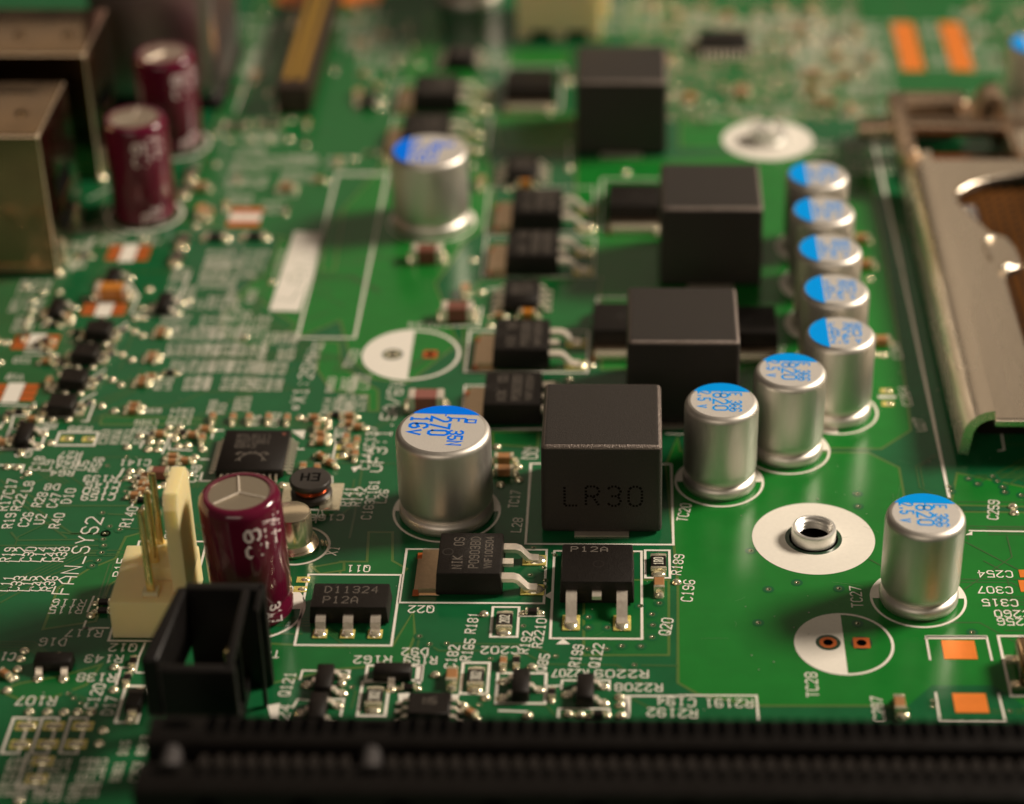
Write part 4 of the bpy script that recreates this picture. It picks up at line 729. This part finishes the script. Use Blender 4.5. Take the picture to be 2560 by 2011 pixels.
# ---- processor socket with its load plate
t = thing('processor_socket', 'processor socket under a steel load plate with a cut-out window', 'socket', (45, 185))
ox, oy = 45, 185
MB().rbox(-14.6, 20, -20, 24.5, .1, 2.0, .3, 1).build('socket_body', SOCKB, t)
MB().rbox(-12.2, -10.2, 14, 17.5, 1.9, 3.2, .4, 2).build('corner_post', mat('corner_post_plastic', (.10, .09, .09), .3), t)
cc = MB()
for i in range(30):
    for j in range(61):
        x, y = -11.5 + i * 1.1 + .3 * (j % 2), -17.5 + j * .66
        cc.add([(x - .34, y - .16, 2.02), (x + .30, y - .16, 2.02), (x + .34, y + .14, 2.5), (x - .22, y + .14, 2.42)], [(0, 1, 2, 3)])
        cc.add([(x - .30, y - .2, 2.02), (x - .1, y - .2, 2.02), (x - .1, y + .1, 2.6), (x - .30, y + .1, 2.6)], [(0, 1, 2, 3)])
o = cc.build('contact_field', CONTACT, t, 0); o['kind'] = 'stuff'
# load plate: outer outline with the window cut out, 0.9 thick, sides rolled down to the board
bm = bmesh.new(); zt = 4.1
win = [(62, 171.0), (38.2, 171.0), (36.4, 171.6), (35.5, 173.4), (35.45, 180), (35.4, 186), (35.8, 187.4), (37.2, 188.2), (37.35, 189.6), (37.2, 191.8), (36.6, 193.9), (35.2, 194.9), (34.2, 197.5), (33.0, 200.6), (32.8, 202.2), (33.6, 204.0), (36.6, 206.5), (41, 207.8), (62, 208.6)]
m = MB(); P = [(31.1, 161.3), (62, 161.3)] + win + [(62, 210.8), (31.1, 210.8)]
P = [(x - ox, y - oy) for x, y in P]
m.prism(P, zt - .85, zt); pl = m.build('load_plate', PLATE, t, 40)
bv = pl.modifiers.new('edge', 'BEVEL'); bv.width = .22; bv.segments = 3; bv.limit_method = 'ANGLE'; bv.angle_limit = R(50)
def sweep(prof, y0, y1, name, mt, th):                     # bent sheet: profile (x, z) drawn out along y
    m = MB(); n = len(prof); q = []
    for i, (x, z) in enumerate(prof):
        p0 = prof[max(0, i - 1)]; p1 = prof[min(n - 1, i + 1)]; d = Vector((p1[0] - p0[0], p1[1] - p0[1])).normalized(); q.append((x + d.y * th, z - d.x * th))
    ring = list(prof) + q[::-1]; k = len(ring)
    m.add([(x - ox, y0 - oy, z) for x, z in ring] + [(x - ox, y1 - oy, z) for x, z in ring], [(i, (i + 1) % k, k + (i + 1) % k, k + i) for i in range(k)] + [tuple(range(i, i + 1)) for i in ()])
    m.f += [(i, i + 1, k - 2 - i, k - 1 - i) for i in range(n - 1)] + [(k + i + 1, k + i, 2 * k - 1 - i, 2 * k - 2 - i) for i in range(n - 1)]
    o = m.build(name, mt, t, 30); return o
arc = [(31.12 - 1.75 * math.sin(R(a)), zt - .004 - 1.75 + 1.75 * math.cos(R(a))) for a in range(0, 81, 10)]
flange = arc + [(29.2, .9), (29.15, .55)]
sweep(flange, 161.3, 211, 'side_flange', PLATE, .85)
# lifted finger tabs on the window edge
for pts in ([(35.4, 193.7), (34.5, 193.3), (34.3, 192.2), (34.4, 189.4)], [(35.15, 186.6), (35.3, 187.7), (36.9, 188.35)], [(32.95, 203.2), (34.4, 204.8), (36.4, 206.0), (37.4, 206.4)]):
    MB().tube([(x - ox, y - oy, zt + .03) for x, y in pts], .24, 10).build('rolled_edge', PLATE, t, 60)
# hinge: rear bracket, rod and hook
HW = mat('hinge_steel', (.62, .46, .33), .28, 1., var=.1)
MB().rbox(27.9 - ox, 29.8 - ox, 210.5 - oy, 225 - oy, 2.8, 5.2, .6, 3).build('hinge_side', HW, t, 50)
MB().rbox(29.0 - ox, 36.5 - ox, 223.0 - oy, 226.0 - oy, .6, 4.8, .6, 3).build('hinge_back', HW, t, 50)
MB().tube([(24.5 - ox, 219.6 - oy, 3.2), (30 - ox, 219.6 - oy, 3.6), (47 - ox, 219.2 - oy, 3.6)], 1.1, 14).build('lever_rod', HW, t, 60)
MB().box(29.9 - ox, 40 - ox, 213.2 - oy, 217 - oy, .4, 1.5).build('hinge_floor', mat('copper_brown', (.30, .10, .04), .4, .6), t, 0)  # orange-brown floor under the rod, one even colour
m = MB(); hk = [(35.4, 4.0), (36.4, 4.4), (37.1, 5.6), (37.8, 6.8), (38.9, 7.1), (39.7, 6.4), (40.0, 5.0), (40.1, 3.4), (40.2, 1.0)]
for y in (219.8, 223.2):
    for x, z in hk: m.v.append((x - ox, y - oy, z))
n = len(hk); m.f += [(i, i + 1, n + i + 1, n + i) for i in range(n - 1)]
o = m.build('hook', HW, t, 60); sm = o.modifiers.new('sheet', 'SOLIDIFY'); sm.thickness = 1.3; bv = o.modifiers.new('edge', 'BEVEL'); bv.width = .22; bv.segments = 2; bv.limit_method = 'ANGLE'
MB().rbox(39.6 - ox, 40.5 - ox, 211.8 - oy, 221 - oy, 1.5, 4.6, .3, 2).build('hinge_side', HW, t, 50)
MB().rbox(40.6 - ox, 60 - ox, 211.2 - oy, 226 - oy, 2.2, 4.0, .5, 2).build('rear_plate', PLATE, t, 50)

# ---- push button at the edge
t = thing('push_button', 'steel push button cut by the edge of the view beside the orange pads', 'button', (31.1, 132.6))
MB().rbox(-1.9, 2.5, -1.9, 2.0, .1, 2.2, .5, 3).build('shell', STEEL, t, 50); MB().lathe([(1.2, 2.1), (1.2, 2.9), (1.0, 3.0)], .4, 0, 24).build('plunger', BLACKP, t)
for s in (-1, 1): MB().box(-2.5, -1.5, s * 1.5 - .35, s * 1.5 + .35, .03, .35).build('lead', SOLDER, t, 0)

# ================================================================ chip resistors and capacitors
def chip(kind, label, c, rot=0, group=None, code=None):
    """L long (along x when rot = 0), W wide, H high; two metal ends"""
    L, Wd, H, m, name, cat, end = {'c': (1.05, .55, .52, TAN, 'chip_capacitor', 'capacitor', SOLDER), 'C': (1.65, .85, .8, TAN, 'chip_capacitor', 'capacitor', SOLDER), 'o': (1.65, .9, .8, ORANGE, 'chip_capacitor', 'capacitor', SOLDER),
        'B': (3.0, 1.6, 1.5, BROWN, 'chip_capacitor', 'capacitor', TIN), 'P': (3.1, 1.6, 1.6, PINKB, 'chip_capacitor', 'capacitor', TIN), 'T': (3.2, 1.6, 1.3, ORANGE, 'tantalum_capacitor', 'capacitor', TIN),
        'b': (1.75, .95, .85, BROWN, 'chip_capacitor', 'capacitor', SOLDER), 'r': (1.05, .55, .38, RESB, 'chip_resistor', 'resistor', SOLDER), 'R': (2.05, 1.25, .5, RESB, 'chip_resistor', 'resistor', SOLDER), 'Z': (2.9, 1.0, .55, RESB, 'resistor_array', 'resistor', SOLDER)}[kind]
    key = kind + (code or '')
    if key in PROTO: return dup(PROTO[key], c, rot, label, group)
    t = thing(name, label, cat, c, rot, group); e = L * (.2 if kind in 'cCBPob' else .17)
    big = kind in 'BPRTZ'
    MB().rbox(-L / 2 + e * .9, L / 2 - e * .9, -Wd / 2 + .02, Wd / 2 - .02, .06, H, .05 if not big else .06, 1).build('body', m, t)
    for s in (-1, 1):
        q = MB().rbox(*sorted((s * L / 2, s * (L / 2 - e))), -Wd / 2, Wd / 2, .05, H + .02, .06 if not big else .09, 2).build('end_cap', end, t, 50)
        if kind != 'Z': MB().dome(s * (L / 2 + .14), 0, .34 if not big else .45, Wd * .5, .02, H * .55, 10).build('solder_fillet', SOLDER, q)
    if kind == 'Z':
        for k in range(4):
            for s in (-1, 1): MB().box(-1.2 + .8 * k - .2, -1.2 + .8 * k + .2, s * .5 - .25, s * .5 + .25, .05, .5).build('terminal', SOLDER, t, 0)
    if code: text(MB(), code, (-L * .25, 0), (L * .25, 0), Wd * .55, .10, H + .006).build('printed_code', SILKF, t, 0)
    PROTO[key] = t; return t
# framed and named ones
chip('R', 'chip resistor marked 1R0 in the white frame beside R189', (2.77, 145.92), 90, None, '1R0'); chip('R', 'chip resistor marked 202 in the white frame beside R181', (-9.09, 138.29), 90, None, '202')
chip('R', 'chip resistor in the white frame below R162, just behind the slot', (-18.19, 129.07), 90, None, '302'); chip('R', 'chip resistor in the white frame below R165', (-10.89, 131.44), 90, None, '302')
chip('C', 'tan chip capacitor standing right before the 1R0 resistor', (2.78, 142.87), 90); chip('C', 'orange tan chip capacitor by the legend C182', (-12.65, 131.33), 90)
chip('C', 'tan chip capacitor by the legend C287 behind the slot', (20.12, 128.42), 90); chip('c', 'tiny tan chip capacitor by the legend C202', (-8.95, 133.30), 90)
chip('r', 'tiny black resistor between the legends R192 and Q85', (-7.97, 133.50), 90); chip('r', 'tiny resistor between the Q85 and Q122 transistors', (-5.20, 129.80), 90); chip('r', 'tiny black resistor by the legend R2210', (-7.01, 139.67), 0)
chip('r', 'tiny resistor below the D92 package', (-15.81, 130.43), 0); chip('r', 'tiny resistor under the Q122 transistor', (-1.80, 127.49), 0); chip('c', 'tiny tan capacitor at the slot beside the small black chip', (-11.05, 127.49), -40)
chip('B', 'brown chip capacitor in front of the farther large can', (-19.33, 196.18), 0); chip('P', 'pinkish brown chip capacitor behind the near large can', (-17.39, 169.08), 0)
chip('C', 'tan chip capacitor beside the near large can, farther of two', (-10.17, 160.59), 0); chip('C', 'tan chip capacitor beside the near large can, nearer of two', (-10.08, 158.77), 0)
chip('C', 'blurred tan capacitor in a white frame behind the empty half ring', (-15.25, 189.58), 90); chip('B', 'blurred brown capacitor near the empty half ring', (-15.64, 184.87), 0)
chip('C', 'blurred tan capacitor at the edge of the farther eight lead chip', (-15.00, 212.44), 90); chip('o', 'orange chip capacitor between eight lead chip and tab transistor', (-9.08, 185.10), 0); chip('c', 'pale chip capacitor between eight lead chip and tab transistor', (-11.84, 185.07), 0)
chip('o', 'orange chip touching the farther eight lead chip', (-10.36, 212.11), 0); chip('C', 'tan chip capacitor beside the nearest can of the row of five', (23.58, 180.48), 0)
chip('C', 'tan chip capacitor by the middle can of the row of five', (23.36, 200.28), 0); chip('C', 'tan chip capacitor by the second can of the row of five', (23.38, 195.03), 0); chip('o', 'small orange chip beside the farthest black block', (7.19, 233.45), 0)
chip('T', 'orange tantalum capacitor on the far side field', (-48.77, 188.60), 0); chip('o', 'orange chip beside the nearer blurred maroon capacitor', (-43.10, 205.74), 90)
chip('r', 'tiny resistor by the legend R143', (-36.67, 133.16), 90); chip('r', 'tiny resistor by the legend R138', (-36.75, 131.21), 90); chip('c', 'tiny capacitor at the view edge by the legend C1', (-45.92, 131.59), -40)
chip('r', 'tiny black resistor by the legend R116', (-40.32, 140.52), 0); chip('r', 'tiny black resistor by the legend R115', (-40.17, 139.45), 0)
for k, w in enumerate(('nearest', 'second', 'third', 'farthest')): chip('r', 'tiny dark slanted resistor beside square packages, %s of four' % w, [(-47.36, 169.25), (-47.18, 173.49), (-46.99, 177.71), (-46.69, 182.17)][k], 62)
for k, w in enumerate(('nearest', 'second', 'third', 'farthest')):
    x, y = [(-43.13, 168.55), (-43.17, 173.01), (-43.03, 177.24), (-43.00, 181.65)][k]
    for j, v in enumerate(('front', 'rear')): chip('c', 'tiny tan capacitor, %s one of the %s pair from the fan header' % (v, w), (x, y + (-.42 if j == 0 else .42)), 0, 'pairs of tan capacitors in a slanting line')
for p, r, lab in (((-35.94, 167.10), 90, 'behind the crab emblem chip, at the outer end of its row'), ((-34.15, 166.99), 90, 'behind the crab emblem chip, second in the row'), ((-32.76, 167.00), 90, 'behind the crab emblem chip, third in the row'), ((-31.05, 167.02), 90, 'behind the crab emblem chip, fourth in the row'), ((-29.41, 166.90), 90, 'behind the crab emblem chip, near its white triangle'),
  ((-36.33, 163.66), 90, 'at the rear corner of the crab emblem chip'), ((-38.37, 160.91), 0, 'beside the crab emblem chip, farther of a pair'), ((-38.30, 160.06), 0, 'beside the crab emblem chip, nearer of a pair'), ((-26.66, 165.77), 90, 'beyond the white triangle of the crab emblem chip'), ((-26.09, 163.25), 0, 'beyond the crab emblem chip, nearer of a pair'), ((-26.24, 164.51), 0, 'beyond the crab emblem chip, farther of a pair'),
  ((-25.70, 161.03), -40, 'behind the drum coil, slanted'), ((-24.85, 160.06), -40, 'beside the drum coil, slanted'), ((-27.10, 159.31), 90, 'just behind the drum coil'), ((-40.19, 156.68), 0, 'behind the fan pins, farther of a pair'), ((-40.08, 155.69), 0, 'behind the fan pins, nearer of a pair'), ((-40.08, 164.41), 0, 'among the bumps left of the crab emblem chip'), ((-37.21, 158.38), 0, 'at the top of the fan header wall')):
    chip('c', 'tiny tan chip capacitor ' + lab, p, r)
chip('b', 'reddish chip capacitor behind the fan header pins', (-39.03, 158.09), 0); chip('r', 'tiny dark resistor beside the fan pins, by R140', (-39.87, 154.49), 0); chip('c', 'tiny chip capacitor seen between fan wall and pins', (-37.87, 154.74), 90)
for p, lab in (((-23.91, 163.90), 'farther'), ((-22.96, 163.40), 'middle'), ((-22.89, 161.30), 'nearer')): chip('c', 'tiny tan capacitor near the legend R132, %s one' % lab, p, 90)
for p, lab in (((-42.45, 226.10), 'nearer the maroon capacitors'), ((-38.85, 226.53), 'nearer the dark card slot')): chip('Z', 'blurred brown resistor array ' + lab, p, 0)
for p, r, lab in (((-45.48, 214.65), 90, 'beside the farther maroon capacitor'), ((-45.59, 210.78), 90, 'between the two maroon capacitors'), ((-40.84, 200.51), 0, 'under the white and copper footprint, outer one'), ((-36.93, 200.71), 0, 'under the white and copper footprint, inner one'), ((-43.91, 199.65), 90, 'before the nearer maroon capacitor, farther one'), ((-43.94, 196.02), 90, 'before the nearer maroon capacitor, nearer one'), ((24.66, 249.82), 90, 'alone in the dotted field behind the mounting ring'), ((-6.62, 239.41), 90, 'beside the farthest black block')):
    chip('R', 'blurred dark chip resistor ' + lab, p, r)
t = thing('small_chip', 'dark brown chip alone in the dotted field far back', 'chip', (11.41, 248.10), 0); MB().rbox(-3.0, 3.0, -2.4, 2.4, .15, 1.4, .1, 1, .1).build('body', EPOXY, t)
for k in range(8):
    for s in (0, 180): MB().strap([(2.3, .7), (2.6, .65), (2.8, .15), (3.2, .12)], .35, .16, 'y', -2.45 + .7 * k).turn(s).build('lead', TIN, t, 0)
# far, small and alike: nothing in the picture tells them apart
q = random.Random(5); ctr = {}
def scatter(kinds, n, x0, x1, y0, y1, label, group, avoid=()):
    k = 0; tries = 0
    while k < n and tries < 4000:
        tries += 1; x, y = q.uniform(x0, x1), q.uniform(y0, y1)
        if any(a <= x <= b and c <= y <= d for a, b, c, d in avoid): continue
        chip(q.choice(kinds), label, (x, y), q.choice((0, 90)), group); k += 1
scatter('ccrC', 46, 2, 29, 230, 262, 'tiny blurred chip part in the dotted field far behind the socket', 'chip parts in the far dotted field', [(7, 16, 238, 250)])
scatter('ccr', 12, 40, 48, 236, 262, 'tiny blurred chip part beyond the two long copper pads', 'chip parts beyond the copper pads')
scatter('crC', 18, -44, -31, 205, 262, 'tiny blurred chip part around the dark card slot', 'chip parts round the card slot', [(-39.5, -34, 228, 262)])
scatter('crC', 14, -31, -24, 215, 255, 'tiny blurred chip part behind the farther large can', 'chip parts behind the farther large can', [(-27, -14, 219, 238)])
scatter('crr', 16, -62, -44, 176, 198, 'tiny blurred chip part in front of the maroon pair', 'chip parts before the maroon pair', [(-80, -54, 190, 206), (-53, -44, 200, 212), (-80, -55, 195, 240), (-48, -43, 181, 197)])
scatter('crr', 10, -60, -51, 160, 178, 'tiny chip part at the view edge near the orange and white footprints', 'chip parts near the orange footprints', [(-60, -52, 164, 178)])
scatter('ccr', 12, -41, -35.6, 150, 166, 'tiny chip part crowded between the crab emblem chip and the fan pins', 'chip parts beside the crab emblem chip', [(-36.2, -27, 156, 166)])
scatter('ccr', 9, -27.4, -22.6, 157.5, 170, 'tiny chip part crowded behind the drum coil', 'chip parts behind the drum coil')
scatter('crr', 14, -55, -40, 164, 184, 'tiny blurred chip part near the slanting row of square packages', 'chip parts near the square packages', [(-50.5, -43, 160, 190)])
for o in [o for o in S.objects if o.type == 'MESH' and o.get('kind') is None and o.parent is None]: print('UNTAGGED', o.name)
